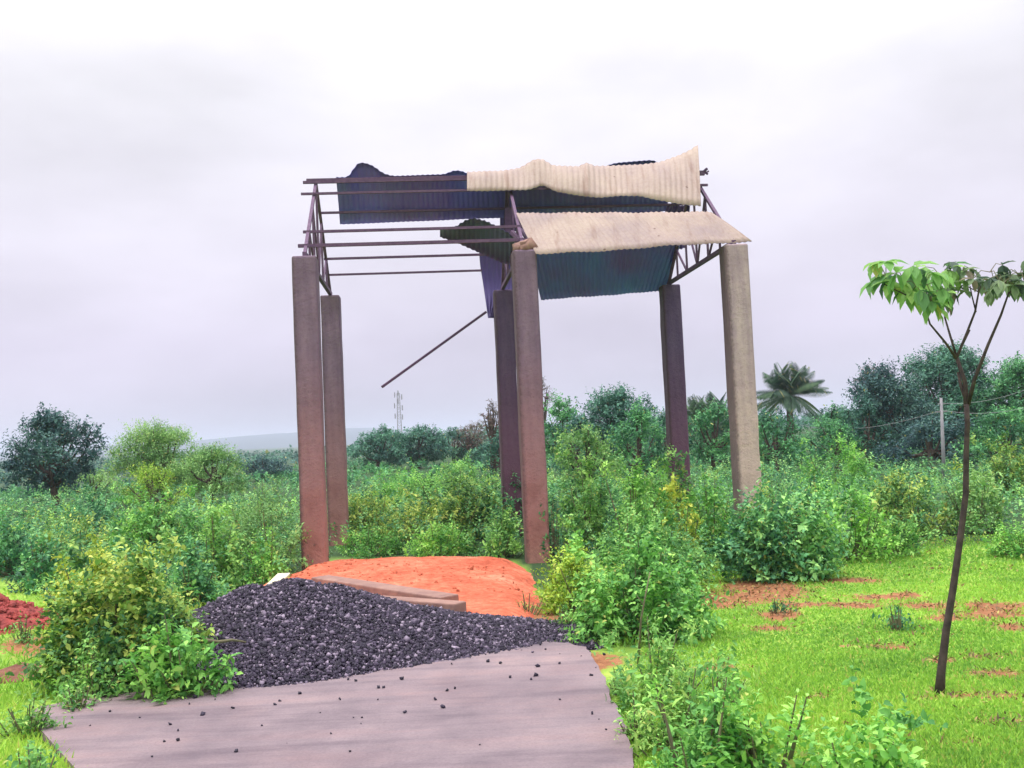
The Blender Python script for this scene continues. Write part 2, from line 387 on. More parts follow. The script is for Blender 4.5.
# ------------------------------------------------------------------ red earth pad
RX, RY = np.meshgrid(np.arange(-4.2, 2.2, .05), np.arange(7.2, 14.4, .05))
rpx, rpy = project(np.stack([RX, RY, .05+0*RX], -1))
rxl = np.interp(rpy, [552, 560, 575, 590, 640], [335, 305, 268, 235, 205]); rxr = np.interp(rpy, [552, 560, 600, 640], [512, 556, 568, 576])
mkx = np.minimum((rpx-rxl)/18, (rxr-rpx)/34); mky = np.minimum((rpy-553)/5, (627-rpy)/7)
rm_ = sm(np.minimum(mkx, mky)*.5+.25*vnoise(RX*6, RY*6, 4)+.1*vnoise(RX*14, RY*14, 14))
RZ = -.16+rm_*(.225+.05*vnoise(RX*2.2, RY*2.2, 9)+.02*vnoise(RX*9, RY*9, 6)+.02*vnoise(RX*17, RY*15, 16)+.07*np.exp(-((RX+1.2)/1.5)**2-((RY-11.6)/1.5)**2))
def red_mat():
    mt, t, b, o = new_mat('red_laterite')
    n1 = noise(t, 1.5, 6, .6); n2 = noise(t, 12, 6, .7)
    col = ramp_(t, n1, [(.3, (.62, .15, .085)), (.55, (.80, .24, .14)), (.75, (.84, .36, .23))])
    col = mixc(t, .7, col, ramp_(t, n2, [(.35, (.6, .45, .42)), (.6, (1, 1, 1))]), 'MULTIPLY')
    t.links.new(col, b.inputs['Base Color']); b.inputs['Roughness'].default_value = .95
    b.inputs['Specular IOR Level'].default_value = .1
    bump(t, b, n2, .06, 1)
    return mt
M['red'] = red_mat()
cm = (rm_ > .02); ck = cm[:-1, :-1] | cm[1:, 1:]
tag(grid_mesh('red_earth', RX, RY, RZ, M['red'], keep=ck), 'bare orange red earth spread between the shed pillars', 'earth', kind='structure')
def red_z(x, y):
    i = int(np.clip(round((y-7.2)/.05), 0, RX.shape[0]-1)); j = int(np.clip(round((x+4.2)/.05), 0, RX.shape[1]-1)); return RZ[i, j]

def heap(name, cx, cy, rx, ry, h, mat, label, cat, seed):
    u = np.linspace(-1, 1, 60); U_, V_ = np.meshgrid(u, u); r = np.sqrt(U_**2+V_**2)
    z = h*np.clip(1-r, -.2, 1)**1+.12*h*vnoise(U_*9, V_*9, seed)+.10*h*vnoise(U_*31, V_*27, seed+4)
    z = np.where(r > 1, -.1, z)-.05
    o = grid_mesh(name, cx+U_*rx, cy+V_*ry, z, mat)
    return tag(o, label, cat)
p = g(8, 622); heap('earth_heap', p[0]-.25, p[1]+.1, .75, .6, .32, simple('crimson_soil', (.16, .03, .03), (.46, .08, .07), 7, .95, .08), 'small crimson soil heap at the left behind the lime green bush', 'earth heap', 3)
p = g(20, 668); heap('earth_heap', p[0], p[1], .28, .25, .09, simple('brown_soil', (.13, .05, .035), (.26, .11, .07), 12, .95, .02), 'low brown soil heap in the grass left of the road', 'earth heap', 5)

# ------------------------------------------------------------------ gravel heap: one bed plus thousands of stones
cones = []
for px, py, Y, rad in ((222, 606, 8.0, .8), (252, 590, 7.9, 1.0), (292, 583, 7.9, 1.2), (330, 589, 8.0, 1.1), (370, 602, 7.95, .95),
                       (410, 611, 8.0, .85), (455, 618, 8.05, .7), (500, 624, 8.1, .50), (540, 634, 8.0, .3), (205, 640, 7.3, .5), (562, 641, 7.8, .12)):
    q = at(px, py, Y); cones.append((q[0], q[1], q[2]+.02, rad))
def gravel_z(X, Y):
    z = np.full_like(X, -.2)
    for cx, cy, ch, cr_ in cones:
        d = np.sqrt((X-cx)**2+(np.where(Y > cy, (Y-cy)*1.1, (Y-cy)*1.0))**2)
        slope = (ch+.03)/cr_
        z = np.maximum(z, ch-np.sqrt((d*slope)**2+.0016)+.04)
    return z+.018*vnoise(X*7, Y*7, 3)
gx = np.arange(-3.6, .72, .04); gy = np.arange(5.9, 9.4, .04)
QX, QY = np.meshgrid(gx, gy); QZ = gravel_z(QX, QY)
gv_V = [np.stack([QX, QY, QZ-.03], -1).reshape(-1, 3)]
i = np.arange(len(gy)-1)[:, None]*len(gx)+np.arange(len(gx)-1)[None, :]
q4 = np.stack([i, i+1, i+len(gx)+1, i+len(gx)], -1).reshape(-1, 4)
zc = (QZ > -.06); kk = (zc[:-1, :-1] | zc[1:, 1:]).reshape(-1); q4 = q4[kk]
def stones(C, S, seed):
    """angular stones: 8-vertex jittered boxes; C centres, S sizes"""
    r = np.random.default_rng(seed); n = len(C)
    base = np.array([[-1, -1, -1], [1, -1, -1], [1, 1, -1], [-1, 1, -1], [-1, -1, 1], [1, -1, 1], [1, 1, 1], [-1, 1, 1]], float)*.5
    P = base[None]*r.uniform(.45, 1.1, (n, 1, 3))+r.uniform(-.2, .2, (n, 8, 3))
    a = r.normal(size=(n, 4)); a /= np.linalg.norm(a, axis=1)[:, None]
    w, x, y, z = a.T
    R = np.stack([1-2*(y*y+z*z), 2*(x*y-z*w), 2*(x*z+y*w), 2*(x*y+z*w), 1-2*(x*x+z*z), 2*(y*z-x*w), 2*(x*z-y*w), 2*(y*z+x*w), 1-2*(x*x+y*y)], -1).reshape(n, 3, 3)
    P = np.einsum('nij,nkj->nki', R, P)*S[:, None, None]+C[:, None, :]
    fb = np.array([[3, 2, 1, 0], [4, 5, 6, 7], [0, 1, 5, 4], [1, 2, 6, 5], [2, 3, 7, 6], [3, 0, 4, 7]])
    Fi = fb[None]+np.arange(n)[:, None, None]*8
    return P.reshape(-1, 3), Fi.reshape(-1, 4), np.repeat(r.random(n), 8)
nS = 105000
cx = rng.uniform(-3.6, .7, nS*3); cy = rng.uniform(6.0, 9.2, nS*3); cz = gravel_z(cx, cy)
k = cz > -.05; cx, cy, cz = cx[k][:nS], cy[k][:nS], cz[k][:nS]
S = rng.gamma(5, .0031, len(cx)).clip(.008, .036)
k2 = rng.random(len(cx)) < 1
sv1, sf1, sr1 = stones(np.stack([cx, cy, cz+rng.uniform(-.012, .014, len(cx))], -1), S, 3)
# thinning fringe of small chips along the foot of the heap
fx = rng.uniform(-3.4, .75, 9000); fy = rng.uniform(5.6, 8, 9000); fz = gravel_z(fx, fy)
dd_ = np.clip((.0-fz)/.2, 0, 1); k = (fz < -.0) & (rng.random(9000) < np.exp(-dd_*15)*.7)
sv2, sf2, sr2 = stones(np.stack([fx[k], fy[k], 0*fx[k]+.006], -1), rng.uniform(.008, .02, k.sum()), 4)
base_n = len(gv_V[0]); V = np.concatenate([gv_V[0], sv1, sv2]); Fq = np.concatenate([q4, sf1+base_n, sf2+base_n+len(sv1)])
def gravel_mat():
    mt, t, b, o = new_mat('crushed_basalt')
    A = N(t, 'ShaderNodeAttribute', attribute_name='rnd')
    col = ramp_(t, A.outputs['Fac'], [(0, (.010, .007, .020)), (.5, (.025, .018, .042)), (.82, (.065, .047, .09)), (1, (.33, .27, .36))])
    t.links.new(col, b.inputs['Base Color']); b.inputs['Roughness'].default_value = .7
    bump(t, b, noise(t, 90, 3), .003, .5)
    return mt
M['gravel'] = gravel_mat()
gravel = mesh_np('gravel', V, Fq.ravel(), np.arange(len(Fq))*4, M['gravel'], attrs={'rnd': np.concatenate([np.full(base_n, .1), sr1, sr2])})
tag(gravel, 'heap of dark crushed stone dumped across the road end', 'gravel', kind='stuff')

# loose stones on the slab
random.seed(11)
lp = [(178, 731), (170, 725), (178, 741), (320, 713), (331, 734), (361, 724), (362, 718), (164, 742), (152, 757), (405, 668+45), (455, 689),
      (435, 700), (538, 667), (443, 708), (536, 676), (447, 691), (510, 678), (340, 680+20), (300, 694), (560, 654), (604, 655), (590, 652),
      (596, 668), (275, 705), (215, 700), (262, 726), (110, 712), (140, 718), (90, 726), (236, 752), (378, 700), (488, 662), (560, 700), (606, 730), (480, 745), (350, 752)]
lp += [(random.uniform(150, 600), 650+abs(random.gauss(0, 26))+28*random.random()) for _ in range(28)]
for px, py in lp:
    if gravel_z(np.array([g(px, py)[0]]), np.array([g(px, py)[1]]))[0] > -.03: continue
    c = g(px, py); s = random.uniform(.007, .024)
    v, f, r = stones(np.array([[0, 0, 0.]]), np.array([s]), random.randint(0, 9999))
    o = mesh_np('stone', v, f.ravel(), np.arange(len(f))*4, M['gravel'], attrs={'rnd': r*.5})
    o.location = (c[0], c[1], s*.32)
    tag(o, 'small dark crushed stone lying loose on the road slab', 'stone', 'loose stones scattered on the concrete road')

# ------------------------------------------------------------------ the shed
YAW = 0.09119988; L, D, HP = 2.84680233, 3.48347855, 4.02868
O = np.array([-2.60566, 12.64457, 0.0])
RR = np.array([math.cos(YAW), math.sin(YAW), 0]); DD = np.array([-math.sin(YAW), math.cos(YAW), 0]); ZZ = np.array([0, 0, 1.0])
# ridge height from the left gable peak
_p = at(313.5, 181, (O+DD*D/2)[1]); RISE = _p[2]-HP
def roof(a, t, side='front', off=0.0):
    """a = metres along the shed, t = 0 at the pillar tops, 1 at the ridge; off = outward from the slope"""
    n = np.array([0, 0, 1.0])*D/2 + (-DD if side == 'front' else DD)*RISE; n = n/np.linalg.norm(n)
    base = O+RR*a+(DD*D/2*t if side == 'front' else DD*(D-D/2*t))+ZZ*(HP+RISE*t)
    return base+n*off
def onroof(px, py, side='front', off=0.0):
    r = ray(px, py); P0 = roof(0, 0, side, off); e1 = RR; e2 = roof(0, 1, side, off)-P0
    A_ = np.array([r, -e1, -e2]).T; s = np.linalg.solve(A_, P0-np.array([0, 0, EYE])); return s[1], s[2]
def onridge(px, py, d=0.0):
    """point on the upright plane through the ridge (d metres behind it)"""
    r = ray(px, py); P0 = O+DD*(D/2+d); A_ = np.array([r, -RR, -ZZ]).T
    s = np.linalg.solve(A_, P0-np.array([0, 0, EYE])); return P0+RR*s[1]+ZZ*s[2]
print('RISE', RISE, 'beige', onroof(518, 212), onroof(710, 212), onroof(752, 240), onroof(535, 255))

shed = empty('gable_shed', O, 'roofless concrete pillar shed with torn corrugated sheets hanging from steel trusses', 'shed')
shed.rotation_euler = (0, 0, 0)
names = {(0, 0): 'pillar', (1, 0): 'pillar', (2, 0): 'pillar_lit', (0, 1): 'pillar', (1, 1): 'pillar_dark', (2, 1): 'pillar_dark'}
plab = {(0, 0): 'leftmost front pillar with red stained foot', (1, 0): 'middle front pillar in red brown stained concrete', (2, 0): 'pillar coloured pale beige as lit at the right front corner',
        (0, 1): 'rear left pillar behind the leftmost one', (1, 1): 'dark purple pillar behind the middle front one', (2, 1): 'dark rear pillar at the right'}
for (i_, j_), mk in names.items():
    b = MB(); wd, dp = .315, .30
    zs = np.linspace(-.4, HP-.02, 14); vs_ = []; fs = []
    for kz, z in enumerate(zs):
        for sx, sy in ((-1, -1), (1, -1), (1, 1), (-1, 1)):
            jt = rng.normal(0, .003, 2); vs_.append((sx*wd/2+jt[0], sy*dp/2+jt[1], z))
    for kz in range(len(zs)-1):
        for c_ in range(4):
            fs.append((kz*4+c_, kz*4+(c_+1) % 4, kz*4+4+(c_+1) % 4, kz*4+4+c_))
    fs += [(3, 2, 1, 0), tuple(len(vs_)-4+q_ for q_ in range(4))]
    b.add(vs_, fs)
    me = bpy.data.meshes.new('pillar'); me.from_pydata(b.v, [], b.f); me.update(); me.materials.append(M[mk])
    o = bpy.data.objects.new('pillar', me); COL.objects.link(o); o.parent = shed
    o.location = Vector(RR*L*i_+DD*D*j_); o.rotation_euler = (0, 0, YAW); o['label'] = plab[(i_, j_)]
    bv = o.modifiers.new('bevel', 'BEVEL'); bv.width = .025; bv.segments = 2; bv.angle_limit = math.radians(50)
    if (i_, j_) in ((1, 0),):   # broken cap of mortar
        v, f, r = stones(np.array([[0, 0, 0.], [.1, .02, -.02], [-.08, .0, -.015], [.02, -.06, .03]]), np.array([.22, .16, .15, .12]), 77)
        cp = mesh_np('mortar_cap', v, f.ravel(), np.arange(len(f))*4, M['beam'], attrs={'rnd': r})
        cp.parent = o; cp.location = (0.02, 0, HP+.03)
# trusses
def truss(a, full=True):
    b = MB(); w = .045
    P = lambda t, s_: roof(a, t, s_)
    e0 = O+RR*a+ZZ*(HP+.02); e1 = O+RR*a+DD*D+ZZ*(HP+.02); ap = O+RR*a+DD*D/2+ZZ*(HP+RISE-.03)
    b.bar(e0-DD*.05, e1+DD*.05, .055, .055)
    b.bar(e0-DD*.02, ap, .042, .042); b.bar(e1+DD*.02, ap, .042, .042)
    n = 6; up_ = lambda f: (e0+(ap-e0)*min(1, f*2)) if f <= .5 else (ap+(e1-ap)*(f*2-1))
    lo = lambda f: e0+(e1-e0)*f
    for k in range(1, n):
        b.bar(lo(k/n), up_(k/n), .03, .03)
    for k in range(n-1):
        b.bar(lo((k+1)/n), up_(k/n), .026, .026) if k < n//2 else b.bar(lo(k/n), up_((k+1)/n), .026, .026)
    return b.build('truss', M['steel'], shed)
for k_ in range(3): truss(L*k_)
# purlins: (slope, t, left end px x, right end px x)
def purlin(side, t, a0, a1, th=.05):
    b = MB(); b.bar(roof(a0, t, side, .03), roof(a1, t, side, .03), th*.78, th*.78)
    return b.build('purlin', M['steel'], shed)
for side, (px, py), a1, th in (('front', (298, 246), 2.95, .055), ('front', (303, 232), 2.9, .045), ('front', (301, 194), 5.8, .042), ('front', (303, 182.5), 5.85, .05),
                          ('back', (319, 213), 5.8, .042), ('back', (324, 259), 3.0, .045), ('back', (327, 275), 2.5, .04)):
    a0, t0 = onroof(px, py, side, .03); purlin(side, t0, a0, a1, th); print('purlin', side, round(a0, 2), round(t0, 2))
b = MB(); q0 = roof(-.14, 1, 'back', .03); q1 = roof(5.88, 1, 'back', .03); b.bar(q0, q1, .03)
b.bar(q1, q1+np.array([.04, -.06, .03]), .03); b.bar(q1, q1+np.array([.05, -.03, -.05]), .03); b.bar(q1+np.array([0, 0, -.03]), q1+np.array([.08, .03, .01]), .025)
b.build('ridge_bar', M['steel'], shed)

def sheet(fn, length, nv, mats, name='roof_sheet', label=None, flip=False, amp=.0065, pitch=.078, thick=.004):
    """corrugated sheet; fn(u, v) -> point; two skins: outer = mats[0], inner = mats[1]"""
    nc = int(length/pitch); nu = nc*6+1
    us = np.linspace(0, 1, nu); vv = np.linspace(0, 1, nv)
    G = np.array([[fn(u, v) for u in us] for v in vv])
    du = np.gradient(G, axis=1); dv = np.gradient(G, axis=0); n = np.cross(du, dv); n /= np.linalg.norm(n, axis=2)[..., None]+1e-9
    if flip: n = -n
    G = G+n*(amp*np.sin(us*nc*2*math.pi))[None, :, None]
    A1 = G+n*thick/2; A2 = G-n*thick/2
    V = np.concatenate([A1.reshape(-1, 3), A2.reshape(-1, 3)]); m_ = nu*nv
    i = np.arange(nv-1)[:, None]*nu+np.arange(nu-1)[None, :]
    q = np.stack([i, i+1, i+nu+1, i+nu], -1).reshape(-1, 4)
    if flip: q = q[:, ::-1]
    q2 = q[:, ::-1]+m_
    rim = []
    def strip(ids, rev):
        for a, c in zip(ids[:-1], ids[1:]):
            rim.append([a, c, c+m_, a+m_][::-1] if rev else [a, c, c+m_, a+m_])
    top = list(range((nv-1)*nu, nv*nu)); bot = list(range(nu)); lef = list(range(0, nv*nu, nu)); rig = list(range(nu-1, nv*nu, nu))
    strip(bot, True); strip(top, False); strip(lef, False); strip(rig, True)
    Fq = np.concatenate([q, q2, np.array(rim)]); mi = np.concatenate([np.zeros(len(q)), np.ones(len(q2)), np.ones(len(rim))])
    o = mesh_np(name, V, Fq.ravel(), np.arange(len(Fq))*4, mats, shed, midx=mi)
    if label: o['label'] = label
    return o
def pl(pts):
    X = [p[0] for p in pts]; Y = [p[1] for p in pts]; return lambda x: float(np.interp(x, X, Y))
def spl(pts):
    """smooth polyline"""
    X = np.array([p[0] for p in pts], float); Y = np.array([p[1] for p in pts], float)
    xs_ = np.linspace(X[0], X[-1], 160); y = np.interp(xs_, X, Y); ker = np.hanning(9); ker /= ker.sum()
    yp = np.convolve(np.pad(y, 4, mode='edge'), ker, 'valid'); return lambda x: float(np.interp(x, xs_, yp))
def wob(u, v, s=0): return .01*math.sin(u*11+s)*math.sin(v*4+s*2)+.006*math.sin(u*29+s*3+v*3)
# lower front sheet, weathered cream face up
c00 = roof(*onroof(536, 255, 'front', .06), 'front', .06); c10 = roof(*onroof(752, 241, 'front', .06), 'front', .06)
c01 = roof(*onroof(516, 213, 'front', .06), 'front', .06); c11 = roof(*onroof(711, 212, 'front', .06), 'front', .06)
nf = roof(0, .5, 'front', 1)-roof(0, .5, 'front', 0)
sheet(lambda u, v: (c00*(1-u)+c10*u)*(1-v)+(c01*(1-u)+c11*u)*v+nf*wob(u, v, 1), 3.0, 8, [M['sheet_top'], M['sheet_dark']], label='lower cream corrugated sheet over the right front eave')
# upper front sheet, torn and curling
tb = spl([(467, 191), (500, 191), (528, 190), (543, 185), (556, 192), (575, 195), (600, 198), (622, 196), (640, 196), (655, 200), (680, 204), (701, 206)])
tt = spl([(467, 172), (500, 171), (520, 168), (534, 159.5), (543, 159), (552, 165), (580, 166.5), (586, 162), (594, 166), (640, 165), (660, 162), (680, 155), (692, 149), (698, 144)])
def up_front(u, v):
    xb = 467+(701-467)*u; xt = 467+(698-467)*u
    A_ = roof(*onroof(xb, tb(xb), 'front', .08), 'front', .08); B_ = onridge(xt, tt(xt), -.06)
    return A_*(1-v)+B_*v+nf*(.05*math.sin(math.pi*v)*(1+.8*math.sin(u*17))+.5*wob(u, v, 3))
sheet(up_front, 3.4, 9, [M['sheet_top'], M['sheet_blue']], label='upper cream corrugated sheet curling up at its right corner')
# back slope, upper row: blue underside seen from the front
nb = roof(0, .5, 'back', 1)-roof(0, .5, 'back', 0)
ub = pl([(340, 224.5), (468, 219), (560, 216), (668, 211)])
ut = spl([(336, 177), (352, 177), (353, 166), (358, 162.5), (364, 162.5), (374, 166), (382, 173), (392, 176), (446, 174.5), (452, 170.5), (462, 170.5), (468, 174), (500, 175), (600, 168), (615, 163), (640, 161), (654, 160), (664, 166), (668, 170)])
def up_back(u, v):
    xb = 340+(668-340)*u; xt = 336+(668-336)*u
    A_ = roof(*onroof(xb, ub(xb), 'back', .06), 'back', .06); B_ = onridge(xt, ut(xt), .07)
    return A_*(1-v)+B_*v+nb*(.5*wob(u, v, 5)+.03*math.sin(math.pi*v))
sheet(up_back, 5.2, 10, [M['sheet_top'], M['sheet_blue']], label='long blue sheet under the ridge at the left', flip=True)
def quad_back(name_, pts, side, off, length, mats, label, flip=True, s_=2, amp=.010):
    P_ = [roof(*onroof(x, y, side, off), side, off) for x, y in pts]
    sheet(lambda u, v: (P_[0]*(1-u)+P_[1]*u)*(1-v)+(P_[3]*(1-u)+P_[2]*u)*v+nb*wob(u, v, s_), length, 7, mats, name_, label, flip, amp)
quad_back('roof_sheet', [(541, 300), (664, 291), (683, 238), (528, 246)], 'back', .06, 2.5, [M['sheet_top'], M['sheet_teal']], 'lower teal sheet between the two right pillars')
quad_back('roof_sheet', [(662, 221), (674, 220), (680, 201), (668, 204)], 'back', .03, .35, [M['sheet_top'], M['sheet_dark']], 'small dark scrap left of the right truss')
quad_back('roof_sheet', [(672, 250), (686, 248), (690, 205), (678, 206)], 'back', .10, .35, [M['sheet_top'], M['sheet_dark']], None, s_=4)
quad_back('roof_sheet', [(500, 232), (662, 226), (660, 206), (500, 210)], 'back', .10, 2.9, [M['sheet_top'], M['sheet_dark']], 'dark overlap strip below the ridge sheet', s_=6)
# sheet torn loose over the middle pillar: folded flap and hanging tongue
fa = spl([(440, 230), (455, 227), (466, 220), (474, 218), (486, 221), (500, 228), (515, 236), (531, 240)])
fb_ = spl([(440, 237), (455, 242), (480, 253), (500, 262), (515, 266), (531, 258)])
sheet(lambda u, v: at(440+91*u, fb_(440+91*u)*(1-v)+fa(440+91*u)*v, 15.2-.9*v-.5*u+.25*math.sin(v*3+u*2)), 1.5, 9, [M['sheet_navy'], M['sheet_navy']], 'loose_sheet', 'dark crumpled flap left of the middle pillars', flip=True, amp=.008)
la = spl([(250, 479), (265, 480), (280, 482.5), (300, 485.5), (318, 488)]); lb = pl([(250, 513), (300, 513), (312, 500), (318, 494)])
sheet(lambda u, v: at(la(250+68*v)*(1-u)+lb(250+68*v)*u, 250+68*v, 16.5+.10*math.sin(v*4)+.1*u), .6, 12, [M['sheet_navy'], M['sheet_navy']], 'loose_sheet', 'dark blue tongue of sheet hanging by the middle pillar', flip=True, amp=.008)
b = MB(); b.bar(at(382, 387, 14.2), at(486, 312, 15.3), .034); b.build('loose_bar', M['steel'], shed)['label'] = 'steel bar dangling down to the left'
b = MB(); b.bar(at(508, 208, 14.5), at(508.5, 244, 14.5), .09, .07); b.build('post', M['steel'], shed)
b = MB(); b.bar(at(512, 232, 13.6), at(534, 256, 13.0), .05); b.bar(at(500, 238, 14.6), at(528, 241, 13.4), .035); b.bar(at(519, 226, 13.9), at(533, 250, 13.2), .035); b.build('bent_bar', M['steel'], shed)

# concrete posts lying behind the gravel
def fallen(pa, pb, w, h, label, seed):
    a_, b__ = np.array(pa), np.array(pb); base = (a_+b__)/2; mb = MB(); mb.bar(a_, b__, w, h)
    o = mb.build('concrete_post', M['beam'], None, bevel=.012); o.data.transform(Matrix.Translation(-Vector(base))); o.location = base
    tag(o, label, 'concrete post', 'fallen concrete posts behind the gravel')
a0 = at(320, 583, 10.6); a1 = at(450, 604, 9.0)
fallen(a0, a1, .22, .15, 'upper fallen concrete post lying on red earth behind the gravel heap', 1)
a0 = at(372, 603, 9.3); a1 = at(461, 610, 8.62)
fallen(a0, a1, .16, .13, 'shorter fallen concrete post poking out lowest at the gravel edge', 2)
mb = MB(); mb.bar(at(268, 590, 8.8), at(284, 574, 9.4), .12, .02); tag(mb.build('plank', M['plank'], bevel=.004), 'pale plank end propped against the top of the gravel heap', 'plank')
mb = MB(); mb.tube([at(205, 640, 6.75), at(218, 642, 6.8), at(232, 640, 6.85), at(246, 642, 6.9)], [.014, .013, .011, .006], 6); tag(mb.build('branch', M['twig'], smooth=True), 'dry branch lying on the left foot of the gravel heap', 'branch')

# ------------------------------------------------------------------ foliage engine
def leaf_mesh(name, P, Dr, Nr, Ln, Wd, cl, mat, parent=None, fine=False, seed=0):
    """P base points, Dr direction, Nr normal (all n,3), lengths, widths"""
    r = np.random.default_rng(seed); n = len(P)
    Dr = Dr/(np.linalg.norm(Dr, axis=1)[:, None]+1e-9)
    Sd = np.cross(Dr, Nr); Sd /= np.linalg.norm(Sd, axis=1)[:, None]+1e-9; Nn = np.cross(Sd, Dr)
    Ln = Ln[:, None]; Wd = Wd[:, None]*.5
    if fine:
        pts = [P, P+Dr*Ln*.28+Sd*Wd*.85+Nn*Wd*.35, P+Dr*Ln*.62+Sd*Wd*.92+Nn*Wd*.25, P+Dr*Ln-Nn*Ln*.16, P+Dr*Ln*.62-Sd*Wd*.92+Nn*Wd*.25, P+Dr*Ln*.28-Sd*Wd*.85+Nn*Wd*.35,
               P+Dr*Ln*.28, P+Dr*Ln*.62-Nn*Ln*.03]
        V = np.stack(pts, 1).reshape(-1, 3)
        fb = [[0, 1, 6], [0, 6, 5], [1, 2, 7, 6], [6, 7, 4, 5], [2, 3, 7], [7, 3, 4]]; k = 8
    else:
        pts = [P, P+Dr*Ln*.45+Sd*Wd+Nn*Wd*.4, P+Dr*Ln-Nn*Ln*.1, P+Dr*Ln*.45-Sd*Wd+Nn*Wd*.4]
        V = np.stack(pts, 1).reshape(-1, 3); fb = [[0, 1, 2], [0, 2, 3]]; k = 4
    flat = np.array([i for f in fb for i in f]); ln = np.array([len(f) for f in fb])
    loops = (flat[None]+np.arange(n)[:, None]*k).ravel()
    st = np.concatenate([[0], np.cumsum(np.tile(ln, n))[:-1]])
    return mesh_np(name, V, loops, st, mat, parent, {'rnd': np.repeat(r.random(n), k), 'cl': np.repeat(cl, k)})
def rdir(r, n, zmin=-1):
    d = r.normal(size=(n, 3)); d /= np.linalg.norm(d, axis=1)[:, None]
    k = d[:, 2] < zmin; d[k, 2] *= -1; return d
def twigs_in_lobes(r, lobes, per, shell=(.62, 1.06), zmin=-.35, out=.12):
    """twig tips near the surface of each ellipsoid lobe; returns tip, outward dir, lobe id"""
    T, Dv, Lc = [], [], []
    for li, (c, rad) in enumerate(lobes):
        c = np.array(c); rad = np.array(rad)
        n = max(3, int(per*(rad[0]*rad[1]+rad[1]*rad[2]+rad[0]*rad[2])/3))
        d = rdir(r, n, zmin); s = r.uniform(shell[0]**2, shell[1]**2, n)**.5
        s *= (1+.16*np.sin(d[:, 0]*5+li)*np.sin(d[:, 1]*4+li*2))*np.where(r.random(n) < out, r.uniform(1.05, 1.38, n), 1)
        T.append(c+d*rad*s[:, None]); q = d/rad; Dv.append(q/np.linalg.norm(q, axis=1)[:, None]); Lc.append(np.full(n, r.uniform(-.36, .36)))
    return np.concatenate(T), np.concatenate(Dv), np.concatenate(Lc)
def foliage(name, lobes, per, m, ll, lw, mat, parent, seed, twig=.25, droop=.25, fine=False, shell=(.62, 1.06), zmin=-.35, zfloor=None, upn=.95, spread=1.0):
    r = np.random.default_rng(seed); T, Dv, Lc = twigs_in_lobes(r, lobes, per, shell, zmin)
    if zfloor is not None:
        k = T[:, 2] > zfloor; T, Dv, Lc = T[k], Dv[k], Lc[k]
    n = len(T); ax = Dv+r.normal(0, .35, (n, 3))+[0, 0, .35]; ax /= np.linalg.norm(ax, axis=1)[:, None]
    f = np.tile(np.linspace(0, 1, m), (n, 1))+r.uniform(-.06, .06, (n, m))
    P = T[:, None]-ax[:, None]*twig*(1-f[..., None])
    az = f*m*2.4+r.uniform(0, 6.28, (n, 1)); a1 = np.cross(ax, [.31, .2, .93]); a1 /= np.linalg.norm(a1, axis=1)[:, None]+1e-9; a2 = np.cross(ax, a1)
    side = a1[:, None]*np.cos(az)[..., None]+a2[:, None]*np.sin(az)[..., None]
    Dl = side*spread+ax[:, None]*(.25+.7*f[..., None])+r.normal(0, .22, (n, m, 3)); Dl[..., 2] -= droop
    Nl = ax[:, None]*.5+np.array([0, 0, upn])+Dv[:, None]*.3+r.normal(0, .28, (n, m, 3))
    sz = r.uniform(.4, 1.2, (n, m))*(1-.3*f)*r.uniform(.7, 1.15, (n, 1))
    cl = np.repeat(np.clip(r.normal(.47, .2, n)+Lc, 0, 1), m)
    return leaf_mesh(name, P.reshape(-1, 3), Dl.reshape(-1, 3), Nl.reshape(-1, 3), (ll*sz).ravel(), (lw*sz).ravel(), cl, mat, parent, fine, seed+1), T

def fit_lobes(lobes, c, wr, wd, top, lo=None):
    """scale a set of lobes so their common outline fills the wanted width, depth and height"""
    C_ = np.array([l[0] for l in lobes])-c; R_ = np.array([l[1] for l in lobes])
    ex = max((C_[:, 0]+R_[:, 0]).max(), -(C_[:, 0]-R_[:, 0]).min()); x1, x0 = (C_[:, 0]+R_[:, 0]).max(), (C_[:, 0]-R_[:, 0]).min()
    y1, y0 = (C_[:, 1]+R_[:, 1]).max(), (C_[:, 1]-R_[:, 1]).min(); zt = (C_[:, 2]+R_[:, 2]).max(); zb = (C_[:, 2]-R_[:, 2]).min()
    fx = 2*wr/(x1-x0); fy = 2*wd/(y1-y0); lo = min(zb, 0) if lo is None else lo; fz = (top-lo)/(zt-zb)
    P = np.stack([(C_[:, 0]-(x0+x1)/2)*fx, (C_[:, 1]-(y0+y1)/2)*fy, lo+(C_[:, 2]-zb)*fz], -1)
    Rn = R_*[fx, fy, fz]; return [(c+P[i], Rn[i]) for i in range(len(lobes))]
DENS = 2.3
